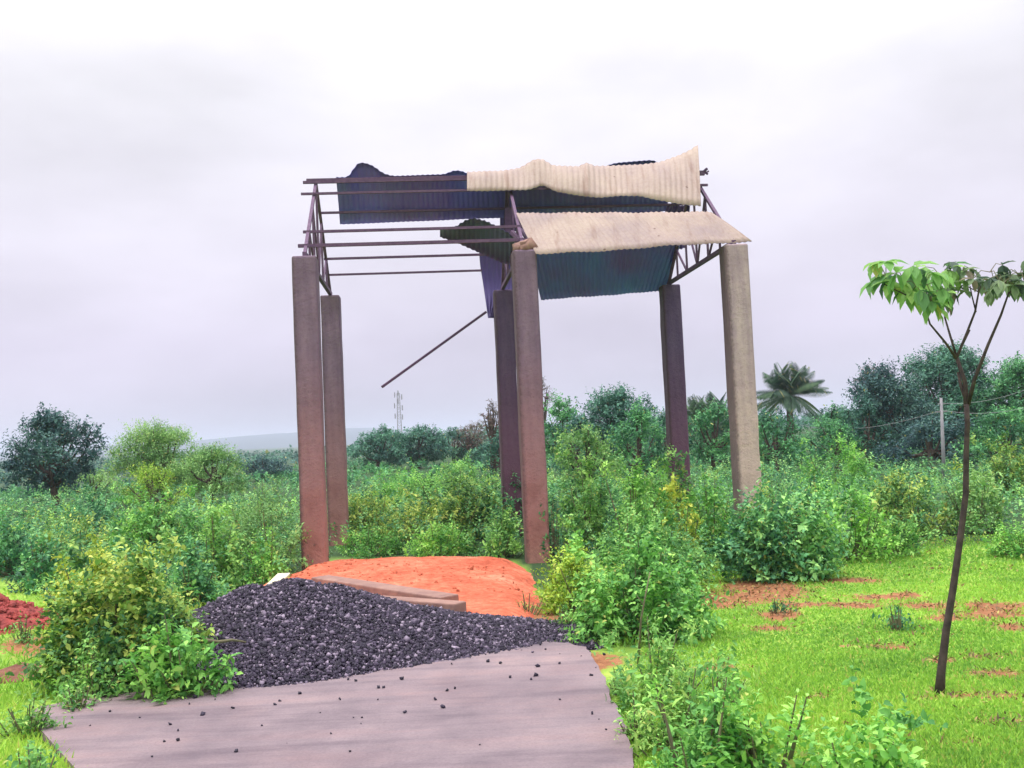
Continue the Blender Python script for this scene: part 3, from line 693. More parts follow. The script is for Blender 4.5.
def bush(name, x0, x1, ybase, ytop, mat, label, cat='bush', ll=.07, lw=.035, per=260, m=11, seed=1, depth=1.0, twig=.2, droop=.25, fine=False, group=None, nl=9, spike=.0, Y=None):
    cxp = (x0+x1)/2; front = g(cxp, ybase) if Y is None else at(cxp, ybase, Y)
    wr = (x1-x0)/2/F_PX*front[1]; wr = wr*(1+wr*.3/front[1]); Yc = front[1]+wr*depth*.75
    c = at(cxp, 400, Yc); c[2] = float(ground_z(np.array(c[0]), np.array(Yc)))
    top = at(cxp, ytop, Yc)[2]-c[2]; wr = (x1-x0)/2/F_PX*Yc
    r = np.random.default_rng(seed*13+1)
    root = empty(name, c, label, cat, group)
    lobes = []
    for i in range(nl):
        an = 2*math.pi*i/nl+r.uniform(-.4, .4); rr = r.uniform(.3, .74); s = r.uniform(.22, .42)
        hh = top*r.uniform(.42, .74)
        lobes.append((c+[math.cos(an)*rr*wr, math.sin(an)*rr*wr*depth, hh*.66], (s*wr, s*wr*depth, hh*.55)))
    lobes.append((c+[r.uniform(-.15, .15)*wr, 0, top*.55], (.55*wr, .55*wr*depth, top*.43)))
    lobes.append((c+[r.uniform(-.3, .3)*wr, -.1*wr, top*.62], (.38*wr, .4*wr*depth, top*.38)))
    lobes = fit_lobes(lobes, c, wr, wr*depth*.8, top*.97, -.2*top)
    lobes += [(c+[r.uniform(-.85, .85)*wr, r.uniform(-.6, .5)*wr*depth, top*r.uniform(.78, 1.02)], (.05+.07*wr, .05+.07*wr, .13*top)) for _ in range(int(spike))]
    f, T = foliage('foliage', lobes, per*DENS, m, ll, lw, mat, root, seed, twig, droop, fine, zfloor=c[2]+.03, zmin=-.85)
    b = MB()
    for k in r.choice(len(T), min(len(T), 26), replace=False):
        t_ = T[k]; s0 = c+np.array([r.normal(0, .08*wr), r.normal(0, .08*wr), -.05]); md = s0*.45+t_*.55+[0, 0, -.12*top]
        b.tube([s0, md, t_], [.008+.006*top, .006+.003*top, .003], 5, False)
    b.build('stem', M['twig'], root)
    return root

def tree(name, x0, x1, ytop, Y, mat, label, ybot=None, trunk_r=.12, ll=.22, lw=.11, per=30, m=10, seed=1, nl=12, group=None, cat='tree', crown_lo=.25, twig=.4, depth=.8, lobe=(.26, .42), shape='round', bark=None, droop=.25):
    cxp = (x0+x1)/2; gx_, gy_ = at(cxp, 440, Y)[:2]; z0 = float(ground_z(np.array(gx_), np.array(gy_)))
    c = np.array([gx_, gy_, z0]); top = at(cxp, ytop, Y)[2]-z0; wr = (x1-x0)/2/F_PX*Y
    r = np.random.default_rng(seed*7+3); root = empty(name, c, label, cat, group)
    lo = top*crown_lo; ch = (top-lo)
    lobes = []
    for i in range(nl):
        f = (i+.5)/nl; zz = lo+ch*(.16+.66*f)+r.normal(0, .04*ch)
        env = {'round': math.sqrt(max(.15, 1-(2*f-.9)**2*.9)), 'wide': .95-.3*f, 'cone': 1.05-.75*f}[shape]
        an = i*2.4+r.uniform(-.5, .5); rr = r.uniform(.35, .72)*env; s = r.uniform(*lobe)
        lobes.append((c+[math.cos(an)*rr*wr, math.sin(an)*rr*wr*depth, zz], (s*wr*1.05, s*wr*depth, max(.12*ch, s*ch*.5))))
    lobes.append((c+[r.uniform(-.1, .1)*wr, 0, lo+ch*.8], (.3*wr, .3*wr, .19*ch)))
    lobes = fit_lobes(lobes, c, wr, wr*depth, top*.99, lo)
    f, T = foliage('crown', lobes, per*1.9, m, ll, lw, mat, root, seed, twig, droop, zmin=-.7, shell=(.5, 1.08))
    b = MB(); tp = c+[r.uniform(-.1, .1)*wr, 0, lo+ch*.55]
    b.tube([c-[0, 0, .2], c+[.03*wr, 0, lo*.6], c+[-.02*wr, 0, lo+.1*ch], tp], [trunk_r*1.25, trunk_r, trunk_r*.8, trunk_r*.3], 9)
    for lc, lr in lobes:
        s0 = c+(tp-c)*r.uniform(.35, .75); b.tube([s0, s0*.45+np.array(lc)*.55+[0, 0, -.05*ch], np.array(lc)+[0, 0, lr[2]*.4]], [trunk_r*.45, trunk_r*.28, trunk_r*.1], 6, False)
    b.build('trunk', bark or M['bark'], root, smooth=True)
    return root

# ---- far and middle trees
T_ = tree
T_('tree', 0, 108, 400, 29, M['dark'], 'dark blue green tree with open trunk at the far left', crown_lo=.1, trunk_r=.12, ll=.15, lw=.075, per=110, nl=26, seed=11, lobe=(.24, .36), shape='round')
T_('tree', 110, 214, 417, 32, M['grey'], 'soft light green tree with ragged top left of the shed', ll=0.105, lw=0.049, per=260, nl=18, seed=12, crown_lo=.1, droop=.05)
T_('tree', 168, 252, 440, 30, M['grey'], 'rounded pale green tree just right of the ragged topped one', ll=0.105, lw=0.049, per=240, nl=12, seed=13, crown_lo=.05)
T_('tree', 112, 192, 460, 26, M['lime'], 'low yellow green tree below the ragged topped one', ll=0.098, lw=0.042, per=170, nl=10, seed=14, crown_lo=.02)
T_('tree', 230, 294, 455, 50, M['dark'], 'small dark round tree under the hill left of the front pillar', ll=0.154, lw=0.084, per=90, nl=10, seed=15, crown_lo=.1, shape='wide')
T_('tree', 55, 130, 468, 35, M['grey'], 'low grey green tree right of the dark tree', ll=0.140, lw=0.063, per=90, nl=9, seed=16, crown_lo=.0)
G1 = 'dark trees on the skyline seen through the shed'
T_('tree', 346, 410, 424, 52, M['far'], 'dark broad tree below the telecom mast seen between shed pillars', ll=0.17, lw=0.1, per=110, nl=12, seed=21, crown_lo=.08, group=G1, trunk_r=0.14, twig=0.25)
T_('tree', 385, 450, 424, 55, M['far'], 'dark tree just right of the telecom mast foot', ll=0.17, lw=0.1, per=110, nl=12, seed=22, crown_lo=.05, group=G1, trunk_r=0.14, twig=0.25)
T_('tree', 425, 482, 427, 57, M['far'], 'low dark tree in the middle of the skyline between the pillars', ll=0.17, lw=0.1, per=110, nl=10, seed=23, crown_lo=.05, group=G1, trunk_r=0.14, twig=0.25)
T_('tree', 448, 490, 419, 56, M['russet'], 'airy russet tree rising above the skyline through the shed', ll=0.11, lw=0.065, per=70, nl=14, seed=24, crown_lo=.3, group=G1, trunk_r=0.11, twig=0.22)
T_('tree', 465, 510, 440, 50, M['far'], 'dark tree left of the middle rear pillar', ll=0.17, lw=0.1, per=110, nl=9, seed=25, crown_lo=.05, group=G1, trunk_r=0.11, twig=0.25)
T_('tree', 480, 504, 398, 41, M['russet'], 'reddish treetop just left of the middle rear pillar', ll=0.11, lw=0.065, per=70, nl=14, seed=26, crown_lo=.5, twig=0.22)
T_('tree', 528, 556, 370, 40, M['russet'], 'tall reddish treetop just right of the middle front pillar', ll=0.11, lw=0.065, per=70, nl=14, seed=27, crown_lo=.55, twig=0.22)
G2 = 'trees behind the right bay'
T_('tree', 530, 598, 390, 34, M['deep'], 'green tree touching the right side of the middle pillar', ll=0.167, lw=0.087, per=75, nl=13, seed=31, crown_lo=.05, group=G2)
T_('tree', 570, 662, 381, 36, M['far'], 'tallest dark leafy tree between middle pillar and rear right pillar', ll=0.167, lw=0.087, per=110, nl=16, seed=32, crown_lo=.08, group=G2, shape='round')
T_('tree', 600, 674, 398, 28, M['deep'], 'rounded blue green tree left of the rear right pillar', ll=0.136, lw=0.068, per=104, nl=13, seed=33, crown_lo=.02, group=G2)
T_('tree', 676, 750, 398, 33, M['deep'], 'dark tree between the two right pillars', ll=0.155, lw=0.074, per=81, nl=11, seed=34, crown_lo=.02, group=G2)
T_('tree', 545, 630, 420, 24, M['grey'], 'pale green low tree right of the middle pillar', ll=0.112, lw=0.056, per=145, nl=11, seed=35, crown_lo=.0, group=G2)
T_('tree', 738, 815, 404, 31, M['deep'], 'dark low tree under the tall palm', ll=0.155, lw=0.074, per=81, nl=10, seed=36, crown_lo=.0)
T_('tree', 792, 872, 402, 38, M['deep'], 'mid green round tree between the tall palm and the big dark trees', ll=0.174, lw=0.087, per=63, nl=12, seed=37, crown_lo=.02)
T_('tree', 842, 945, 358, 34, M['dark'], 'big dark blue tree at the left of the right hand grove', ll=0.161, lw=0.081, per=130, nl=18, seed=41, crown_lo=.08, trunk_r=0.14)
T_('tree', 856, 896, 360, 36, M['russet'], 'sparse russet treetop on the left shoulder of the dark grove', ll=0.11, lw=0.065, per=70, nl=14, seed=42, crown_lo=.6, twig=0.22)
T_('tree', 888, 1018, 338, 37, M['far'], 'highest broad tree behind the young tree', ll=0.174, lw=0.087, per=120, nl=20, seed=43, crown_lo=.1, trunk_r=0.17)
T_('tree', 965, 1090, 352, 35, M['deep'], 'green tree cut by the right edge of the photo', ll=0.174, lw=0.087, per=120, nl=16, seed=44, crown_lo=.08, trunk_r=0.14)
T_('tree', 875, 985, 412, 28, M['dark'], 'dark low tree behind the utility pole', ll=0.149, lw=0.074, per=120, nl=10, seed=45, crown_lo=.0)
T_('tree', 945, 1060, 402, 27, M['deep'], 'low dark green tree right of the utility pole', ll=0.149, lw=0.074, per=120, nl=10, seed=46, crown_lo=.0)

T_('tree', 735, 792, 408, 34, M['far'], 'bluish rounded tree filling the gap left of the tall palm', ll=.15, lw=.08, per=110, nl=12, seed=51, crown_lo=.0, depth=.6)
T_('tree', 808, 866, 416, 31, M['deep'], 'rounded tree right of the tall palm with crown down to the scrub', ll=.14, lw=.07, per=120, nl=12, seed=52, crown_lo=.0, depth=.6)
T_('tree', 636, 694, 407, 33, M['far'], 'bluish rounded tree behind the rear right pillar', ll=.15, lw=.08, per=110, nl=12, seed=53, crown_lo=.0, depth=.6)
T_('tree', 548, 604, 408, 30, M['far'], 'bluish rounded tree right of the middle pillar in front of the taller ones', ll=.14, lw=.07, per=120, nl=12, seed=54, crown_lo=.0, depth=.6)
T_('tree', 835, 900, 392, 33, M['far'], 'rounded bluish tree at the foot of the dark grove', ll=.15, lw=.08, per=110, nl=12, seed=55, crown_lo=.0, depth=.6)
T_('tree', 480, 520, 428, 40, M['far'], 'bluish tree partly hidden by the middle rear pillar', ll=.17, lw=.09, per=100, nl=10, seed=56, crown_lo=.0, depth=.6)
# distant forest edges (one mass each)
def mass(name, xr, Yr, hf, n, ll, lw, mat, label, seed, m=9, twig=.5):
    r = np.random.default_rng(seed); Y = r.uniform(Yr[0], Yr[1], n); px = r.uniform(xr[0], xr[1], n)
    X = (px-512)/F_PX*Y; h = hf*r.uniform(.5, 1, n)*(1+.25*vnoise(X*.3, Y*.2, seed))
    z0 = ground_z(X, Y); lobes = [((X[i], Y[i], z0[i]+h[i]*.5), (h[i]*.7, h[i]*.6, h[i]*.5)) for i in range(n)]
    f, _ = foliage(name, lobes, 5/(hf*hf), m, ll, lw, mat, None, seed, twig, zmin=-.1)
    return tag(f, label, 'trees' if 'wood' in name else 'undergrowth', kind='stuff')
mass('distant_wood', (-250, 480), (130, 330), 4.2, 900, .8, .5, M['far'], 'distant dark woodland low along the left skyline', 61)
mass('distant_wood', (480, 1300), (90, 200), 3.6, 800, .7, .42, M['far'], 'distant woodland behind the right hand trees', 62)

# palms
def palm(px, ytop, Y, label, seed, nf=20, fl=2.0):
    c = at(px, 440, Y); c[2] = float(ground_z(np.array(c[0]), np.array(Y))); hd = at(px, ytop, Y); r = np.random.default_rng(seed)
    root = empty('palm_tree', c, label, 'palm tree'); b = MB(); hub = hd-[0, 0, fl*.62]
    b.tube([c, c*.5+hub*.5+[.1, 0, 0], hub], [.2, .15, .13], 8); b.build('trunk', M['bark'], root, smooth=True)
    for k in range(nf):
        az = k*2.4+r.uniform(-.2, .2); el = r.uniform(-.35, 1.35) if k > 4 else r.uniform(.9, 1.4)
        d = np.array([math.cos(az)*math.cos(el), math.sin(az)*math.cos(el), math.sin(el)]); n = 26
        s = np.linspace(.05, 1, n); pts = hub+d*fl*s[:, None]; pts[:, 2] -= (s**2)*fl*.42*(.5+.5*math.cos(el))
        tg = np.gradient(pts, axis=0); tg /= np.linalg.norm(tg, axis=1)[:, None]; sd = np.cross(tg, [0, 0, 1]); sd /= np.linalg.norm(sd, axis=1)[:, None]+1e-9
        P = np.concatenate([pts, pts]); Dl = np.concatenate([sd, -sd])+np.concatenate([tg, tg])*.7; Dl[:, 2] -= .95
        ln = fl*.34*np.sin(np.clip(np.tile(s, 2)*2.6+.35, 0, 3))
        leaf_mesh('frond', P, Dl, np.tile([0, 0, 1.], (2*n, 1))+r.normal(0, .1, (2*n, 3)), ln, np.full(2*n, .034), np.full(2*n, r.random()), M['palm'], root, seed=seed*31+k)
palm(787, 366, 44, 'tall coconut palm standing clear above the right treeline', 71, 40, 2.0)
palm(700, 398, 44, 'shorter coconut palm seen between the right hand pillars', 72, 34, 1.7)
palm(722, 392, 46, 'coconut palm with crown touching the left side of the pale pillar', 73, 32, 1.7)

# telecom mast
c = at(400.5, 452, 420); c[2] = float(ground_z(np.array(c[0]), np.array(420.))); top = at(400.5, 393, 420)[2]
mast = empty('telecom_mast', c, 'thin grey lattice telecom mast on the skyline between the left pillars', 'telecom mast')
b = MB(); hh = top-c[2]
for k in range(16):
    z0, z1 = hh*k/16, hh*(k+1)/16; r0, r1 = 1.5-.8*k/16, 1.5-.8*(k+1)/16
    for q in range(4):
        a, a2 = math.pi/4+q*math.pi/2, math.pi/4+(q+1)*math.pi/2
        P0 = c+[r0*math.cos(a), r0*math.sin(a), z0]; P1 = c+[r1*math.cos(a), r1*math.sin(a), z1]; P2 = c+[r1*math.cos(a2), r1*math.sin(a2), z1]
        b.bar(P0, P1, .16); b.bar(P0, P2, .1); b.bar(P1, P2, .1)
b.build('lattice', M['mast'], mast)
for k, (dx, dz) in enumerate(((-1.5, .97), (1.5, .93), (-1.7, .78), (1.6, .74), (-.1, .86), (1.5, .58), (-1.6, .60), (0, 1.0))):
    b = MB(); q = c+[dx, -.6, hh*dz]; b.bar(q+[0, 0, -1.1], q+[0, 0, 1.1], .45, .3); b.bar(q, c+[0, 0, hh*dz], .1); b.build('antenna', M['mast'], mast)

# utility pole and wires
Yp = 26; c = at(943.5, 470, Yp); c[2] = float(ground_z(np.array(c[0]), np.array(float(Yp)))); tp = at(941, 398, Yp)
pole = empty('utility_pole', c, 'slim pale utility pole in front of the dark grove', 'utility pole')
b = MB(); b.tube([c-[0, 0, .3], tp], [.055, .035], 8); b.build('shaft', M['polegrey'], pole, smooth=True)
b = MB(); ca = at(936, 412, Yp); cb = at(947, 411, Yp); b.bar(ca, cb, .035); b.bar(at(938, 404, Yp), at(945, 403.5, Yp), .03); b.build('crossarm', M['mast'], pole)
for k, (p0, p1, Y2) in enumerate((((945, 403.5), (1100, 352), 20), ((947, 411), (1100, 380), 21), ((936, 412), (800, 425), 40))):
    A_, B_ = at(*p0, Yp), at(*p1, Y2); b = MB()
    b.tube([A_*(1-t)+B_*t-np.array([0, 0, 1.2*t*(1-t)]) for t in np.linspace(0, 1, 12)], .005, 5)
    tag(b.build('wire', M['wire']), ['upper wire running right from the utility pole', 'lower wire running right from the utility pole', 'wire running left from the utility pole into the grove'][k], 'wire', 'wires on the utility pole')

# ---- middle-distance bushes
B = bush
B('bush', -30, 45, 575, 505, M['deep'], 'dark green bush under the dark tree at the left edge', seed=101, ll=.09, lw=.045, per=150, nl=10)
B('bush', 25, 130, 560, 507, M['meadow'], 'mid green broad bush right below the dark tree', seed=102, ll=.08, lw=.04, per=150)
B('bush', 95, 215, 565, 488, M['fresh'], 'fresh green bush below the soft light green trees', seed=103, ll=.085, lw=.045, per=150, nl=11, spike=4)
B('bush', 170, 250, 590, 505, M['green'], 'leafy bush between the gravel heap and the big lime green bush', seed=104, ll=.08, lw=.045, per=200, spike=3)
B('bush', 215, 310, 578, 500, M['grey'], 'grey green bush against the left side of the front left pillar', seed=105, ll=.065, lw=.03, per=240, spike=4)
B('bush', 212, 305, 545, 473, M['grey'], 'low feathery olive bush behind the front left pillar', seed=106, ll=.07, lw=.028, per=170, droop=.05)
B('bush', 60, 130, 540, 480, M['deep'], 'dark leafy bush between the dark tree and the light green trees', seed=107, ll=.1, lw=.05, per=120)
B('bush', 322, 405, 556, 520, M['fresh'], 'low bright green bush at the foot of the rear left pillar', seed=111, ll=.06, lw=.032, per=300)
B('bush', 395, 470, 557, 514, M['fresh'], 'low bright green bush midway between the pillars behind red earth', seed=112, ll=.07, lw=.036, per=260)
B('bush', 450, 530, 557, 505, M['green'], 'low dark leaved bush left of the middle front pillar', seed=113, ll=.08, lw=.045, per=230)
B('bush', 330, 420, 540, 482, M['meadow'], 'rounded green bush behind the rear left pillar', seed=114, ll=.08, lw=.036, per=170)
B('bush', 385, 505, 540, 468, M['meadow'], 'rounded light yellow green bush in the middle of the left bay', seed=115, ll=.085, lw=.045, per=170, nl=11)
B('bush', 465, 545, 535, 468, M['deep'], 'dark bush behind the middle rear pillar', seed=116, ll=.1, lw=.055, per=130)
B('bush', 355, 450, 530, 462, M['fresh'], 'feathery green bush highest in the left bay', seed=117, ll=.09, lw=.04, per=130, Y=24)
B('bush', 420, 500, 530, 455, M['green'], 'pale bush just below the skyline trees in the left bay', seed=118, ll=.1, lw=.05, per=110, Y=28)
B('bush', 545, 612, 548, 448, M['green'], 'tall vine covered bush right of the middle front pillar', seed=121, ll=.08, lw=.05, per=230, spike=3)
B('bush', 590, 672, 560, 455, M['fresh'], 'tall dense green bush in the middle of the right bay', seed=122, ll=.075, lw=.04, per=230, nl=11, spike=2)
B('bush', 632, 705, 548, 445, M['green'], 'dark green bush at the foot of the rear right pillar', seed=123, ll=.08, lw=.045, per=200)
B('bush', 655, 695, 560, 470, M['yellow'], 'narrow yellow leaved bush left of the pale pillar', seed=124, ll=.07, lw=.045, per=320, nl=6)
B('bush', 672, 742, 555, 466, M['fresh'], 'bright green bush against the left of the pale pillar', seed=125, ll=.075, lw=.04, per=230)
B('bush', 690, 832, 582, 480, M['mixed'], 'wide dark leaved bush hiding the foot of the pale pillar', seed=126, ll=.085, lw=.05, per=240, nl=16, droop=.35, spike=4)
B('bush', 722, 808, 562, 472, M['meadow'], 'yellowish dry bush right in front of the pale pillar', seed=127, ll=.06, lw=.03, per=220)
B('bush', 795, 885, 562, 480, M['fresh'], 'light green bush right of the wide dark leaved one', seed=128, ll=.075, lw=.04, per=230, spike=3)
B('bush', 850, 915, 556, 512, M['green'], 'small green bush at the back edge of the grass', seed=129, ll=.07, lw=.036, per=260)
B('bush', 785, 880, 530, 440, M['fresh'], 'tall lime green bush below the round tree at the right', seed=130, ll=.1, lw=.05, per=120, spike=5, Y=20)
B('bush', 850, 960, 538, 462, M['meadow'], 'green bush left of the young tree at the edge of the scrub', seed=131, ll=.085, lw=.045, per=150, spike=3)
B('bush', 925, 1005, 534, 455, M['grey'], 'grey green bush behind the young tree stem', seed=132, ll=.085, lw=.045, per=150)
B('bush', 965, 1050, 535, 437, M['meadow'], 'yellow green bush at the right edge under the grove', seed=133, ll=.1, lw=.05, per=120, spike=4, Y=19)
B('bush', 975, 1050, 556, 520, M['fresh'], 'low bright bush at the right edge where grass meets scrub', seed=134, ll=.06, lw=.03, per=300)

# scrub filling the ground between the bushes
def scrub(n, Yr, hr, ll, lw, mat, label, seed, per_t, prob=None, marg=4):
    r = np.random.default_rng(seed); Y = np.exp(r.uniform(math.log(Yr[0]), math.log(Yr[1]), n)); px = r.uniform(-220, 1250, n); X = (px-512)/F_PX*Y
    z0 = ground_z(X, Y); qx, qy = project(np.stack([X, Y, z0], -1))
    k = (qy < np.interp(qx, BX, BY)-marg)
    rel = np.stack([X, Y, 0*X], -1)-O; a = rel@RR; dd2 = rel@DD
    k &= ~((a > -.3) & (a < 3.6) & (dd2 < .5) & (dd2 > -6))
    if prob is not None: k &= vnoise(X*.5, Y*.35, prob) > -.05
    X, Y, z0 = X[k], Y[k], z0[k]; h = r.uniform(*hr, len(X))*(.75+.35*vnoise(X*.7, Y*.4, seed))
    w_ = r.uniform(.8, 1.45, len(X))*h; lobes = [((X[i], Y[i], z0[i]+h[i]*.45), (w_[i], w_[i]*.9, h[i]*.6)) for i in range(len(X))]
    f, _ = foliage('undergrowth', lobes, per_t/(hr[1]**2), 9, ll, lw, mat, None, seed, .18, zmin=-.1)
    return tag(f, label, 'undergrowth', kind='stuff')
scrub(1700, (9.5, 20), (.45, .95), .085, .042, M['mixed'], 'knee high green undergrowth around the shed', 201, 14)
scrub(1300, (9.5, 24), (.45, .95), .085, .042, M['fresh'], 'fresh green undergrowth mixed in around the shed', 202, 14, 3)
scrub(2600, (8.6, 13), (.25, .55), .07, .036, M['green'], 'low weeds close behind the gravel and the near bushes', 206, 14, marg=-3)
scrub(1400, (17, 36), (.4, .9), .11, .055, M['mixed'], 'taller undergrowth behind the shed', 203, 15)
scrub(800, (17, 36), (.4, .9), .11, .055, M['lime'], 'lighter green undergrowth behind the shed', 204, 13, 7)
scrub(1500, (36, 130), (.45, .9), .3, .16, M['deep'], 'dark undergrowth stretching to the distant trees', 205, 9)

B('bush', 120, 205, 560, 500, M['meadow'], 'bush with pale yellow sprays below the fresh green one at the left', seed=181, ll=.09, lw=.055, per=200, nl=9, droop=.35)
B('bush', 150, 232, 605, 535, M['mixed'], 'dark leafed bush directly behind the right half of the big lime green bush', seed=182, ll=.08, lw=.05, per=240, nl=9, droop=.35)
B('bush', 232, 290, 590, 525, M['fresh'], 'small fresh bush behind the gravel crest left of the pillar', seed=183, ll=.07, lw=.045, per=260, nl=8)
B('bush', 0, 70, 590, 530, M['mixed'], 'dark broad leafed bush at the left edge above the crimson soil', seed=184, ll=.09, lw=.055, per=200, nl=9, droop=.35)
B('bush', 560, 640, 520, 470, M['mixed'], 'dark hollowed bush between the middle pillar and the rear right pillar', seed=185, ll=.09, lw=.055, per=200, nl=9, droop=.35)
B('bush', 610, 690, 585, 520, M['meadow'], 'yellow tipped bush behind the big green bush at the gravel end', seed=186, ll=.07, lw=.045, per=260, nl=9)
# ---- near bushes
B('bush', 20, 222, 694, 543, M['meadow'], 'big lime green bush left of the gravel heap', seed=141, ll=0.066, lw=0.037, per=486, nl=20, droop=.3, fine=True, spike=3, depth=.8)
B('bush', 112, 230, 702, 608, M['fresh'], 'low broad leaved green bush on the road edge left of the gravel', seed=142, ll=0.078, lw=0.044, per=445, nl=8, droop=.35, fine=True, depth=.7)
B('bush', 45, 125, 702, 640, M['green'], 'dark leaved low bush at the road corner left of the broad leaved one', seed=143, ll=0.058, lw=0.030, per=513, nl=7, fine=True)
B('bush', 548, 712, 643, 532, M['fresh'], 'big green bush at the right end of the gravel', seed=144, ll=0.066, lw=0.038, per=486, nl=12, droop=.4, fine=True, spike=4)
B('bush', 522, 625, 612, 535, M['lime'], 'yellow green bush between the red earth and the big green one', seed=145, ll=0.055, lw=0.030, per=445, nl=9, droop=.25, fine=True)
B('bush', 540, 700, 600, 500, M['green'], 'leafy bush at the right foot of the middle front pillar', seed=146, ll=0.058, lw=0.033, per=351, nl=10, fine=True, spike=4)
B('bush', 36, 165, 640, 540, M['yellow'], 'yellow leaved bush top showing behind the big left one', seed=147, ll=0.062, lw=0.033, per=405, nl=10, fine=True, spike=3)
W_ = 'weeds along the right edge of the road'
B('weed', 586, 690, 706, 628, M['pale'], 'feathery pale weed at the far right corner of the road', 'weed', ll=.055, lw=.018, per=700, m=13, seed=151, droop=.1, group=W_, fine=True, spike=3)
B('weed', 600, 715, 756, 655, M['pale'], 'bushy green weed halfway along the right edge of the road', 'weed', ll=.05, lw=.02, per=650, m=13, seed=152, droop=.15, group=W_, fine=True, spike=3)
B('weed', 622, 735, 812, 690, M['fresh'], 'light green weed by the road at the bottom of the photo', 'weed', ll=.06, lw=.024, per=650, m=13, seed=153, droop=.15, group=W_, fine=True, spike=3)
B('weed', 685, 800, 805, 690, M['fresh'], 'broad leaved weed right of the roadside ones at the bottom', 'weed', ll=.06, lw=.034, per=560, seed=154, group=W_, fine=True, spike=3)
B('weed', 770, 915, 830, 708, M['fresh'], 'pale broad leaved weed at the bottom beneath the open grass', 'weed', ll=.06, lw=.036, per=560, seed=155, group=W_, fine=True, spike=4)
B('weed', 655, 740, 712, 650, M['pale'], 'thin yellowish weed where road weeds meet the grass', 'weed', ll=.05, lw=.014, per=500, m=12, seed=156, droop=.05, group=W_, fine=True)
B('weed', -25, 70, 800, 740, M['green'], 'dark leaved weed in the bottom left corner', 'weed', ll=.055, lw=.028, per=520, seed=157, fine=True)
B('weed', 755, 775, 610, 596, M['deep'], 'tiny dark weed in the grass near the bare soil', 'weed', ll=.04, lw=.02, per=900, seed=158, nl=4)
B('weed', 872, 892, 626, 600, M['deep'], 'small upright dark weed in the middle of the grass', 'weed', ll=.05, lw=.02, per=900, seed=159, nl=4)
B('weed', -15, 55, 735, 690, M['pale'], 'pale weed at the left corner of the road slab', 'weed', ll=.05, lw=.02, per=520, seed=160, fine=True)
B('weed', 40, 98, 708, 682, M['green'], 'low weed spreading over the far left corner of the slab', 'weed', ll=.05, lw=.022, per=520, seed=161, fine=True, Y=6.2)
B('weed', 535, 570, 628, 604, M['green'], 'small weed on pale earth right of the fallen posts', 'weed', ll=.045, lw=.022, per=600, seed=162, nl=5)
B('weed', 498, 535, 612, 590, M['fresh'], 'tiny weed growing on the red earth near its right end', 'weed', ll=.03, lw=.014, per=300, seed=163, nl=4)
B('weed', 2, 36, 640, 612, M['green'], 'sparse weed on the crimson soil heap', 'weed', ll=.05, lw=.02, per=240, seed=164, nl=4)
# thin dry stem in front of the big bush
mb = MB(); mb.tube([g(638, 668), at(641, 620, 6.5), at(645, 598, 6.5), at(650, 572, 6.55)], [.008, .007, .005, .003], 6)
mb.tube([at(643, 605, 6.5), at(636, 594, 6.5)], [.004, .002], 5); tag(mb.build('dry_stem', M['twig'], smooth=True), 'thin bare stem standing in front of the big green bush', 'stem')

# ---- grass
def grass(n, seed, xr, Yr, hmu, w, label, left=False):
    r = np.random.default_rng(seed); Y = 1/r.uniform(1/Yr[1], 1/Yr[0], n); px = r.uniform(*xr, n); 
    X = (px-512)/F_PX*Y; z0 = ground_z(X, Y); qx, qy = project(np.stack([X, Y, z0], -1))
    bm_ = bare_mask(X, Y); k = (qy > np.interp(qx, BX, BY)-6) & (r.random(n) > bm_*1.3-.04*0)
    if not left: k &= qx > np.interp(qy, [540, 600, 650, 700, 768, 900], [690, 690, 640, 618, 636, 660])
    else: k &= (qx < np.interp(qy, [570, 640, 700, 703, 768, 900], [250, 200, 60, 15, 70, 120]))|((qx > 535)&(qy < 648)&(qx < 720))
    X, Y, z0 = X[k], Y[k], z0[k]; n = len(X); pn = vnoise(X*1.3, Y*1.3, 21)
    h = hmu*(.7+.5*np.clip(pn+.5, 0, 1.3))*r.uniform(.5, 1.3, n)
    Dl = np.stack([r.normal(0, .55, n), r.normal(0, .55, n), np.ones(n)], -1)
    cl = np.clip(.5+.75*vnoise(X*.9, Y*1.4, 31)+.35*vnoise(X*4, Y*5, 33)+r.normal(0, .1, n), 0, 1)
    o = leaf_mesh('grass', np.stack([X, Y, z0-.005], -1), Dl, np.stack([r.normal(0, 1, n), r.normal(0, 1, n)-.6, .8+0*X], -1), h, w*np.clip(Y/6, 1, 3)*np.ones(n), cl, M['grass'], seed=seed)
    return tag(o, label, 'grass', kind='stuff')
grass(230000, 301, (560, 1300), (4.0, 15), .034, .010, 'bright yellow green grass field right of the shed')
grass(70000, 302, (-350, 720), (4.0, 12.5), .07, .011, 'patchy grass left of the road and behind the gravel', True)

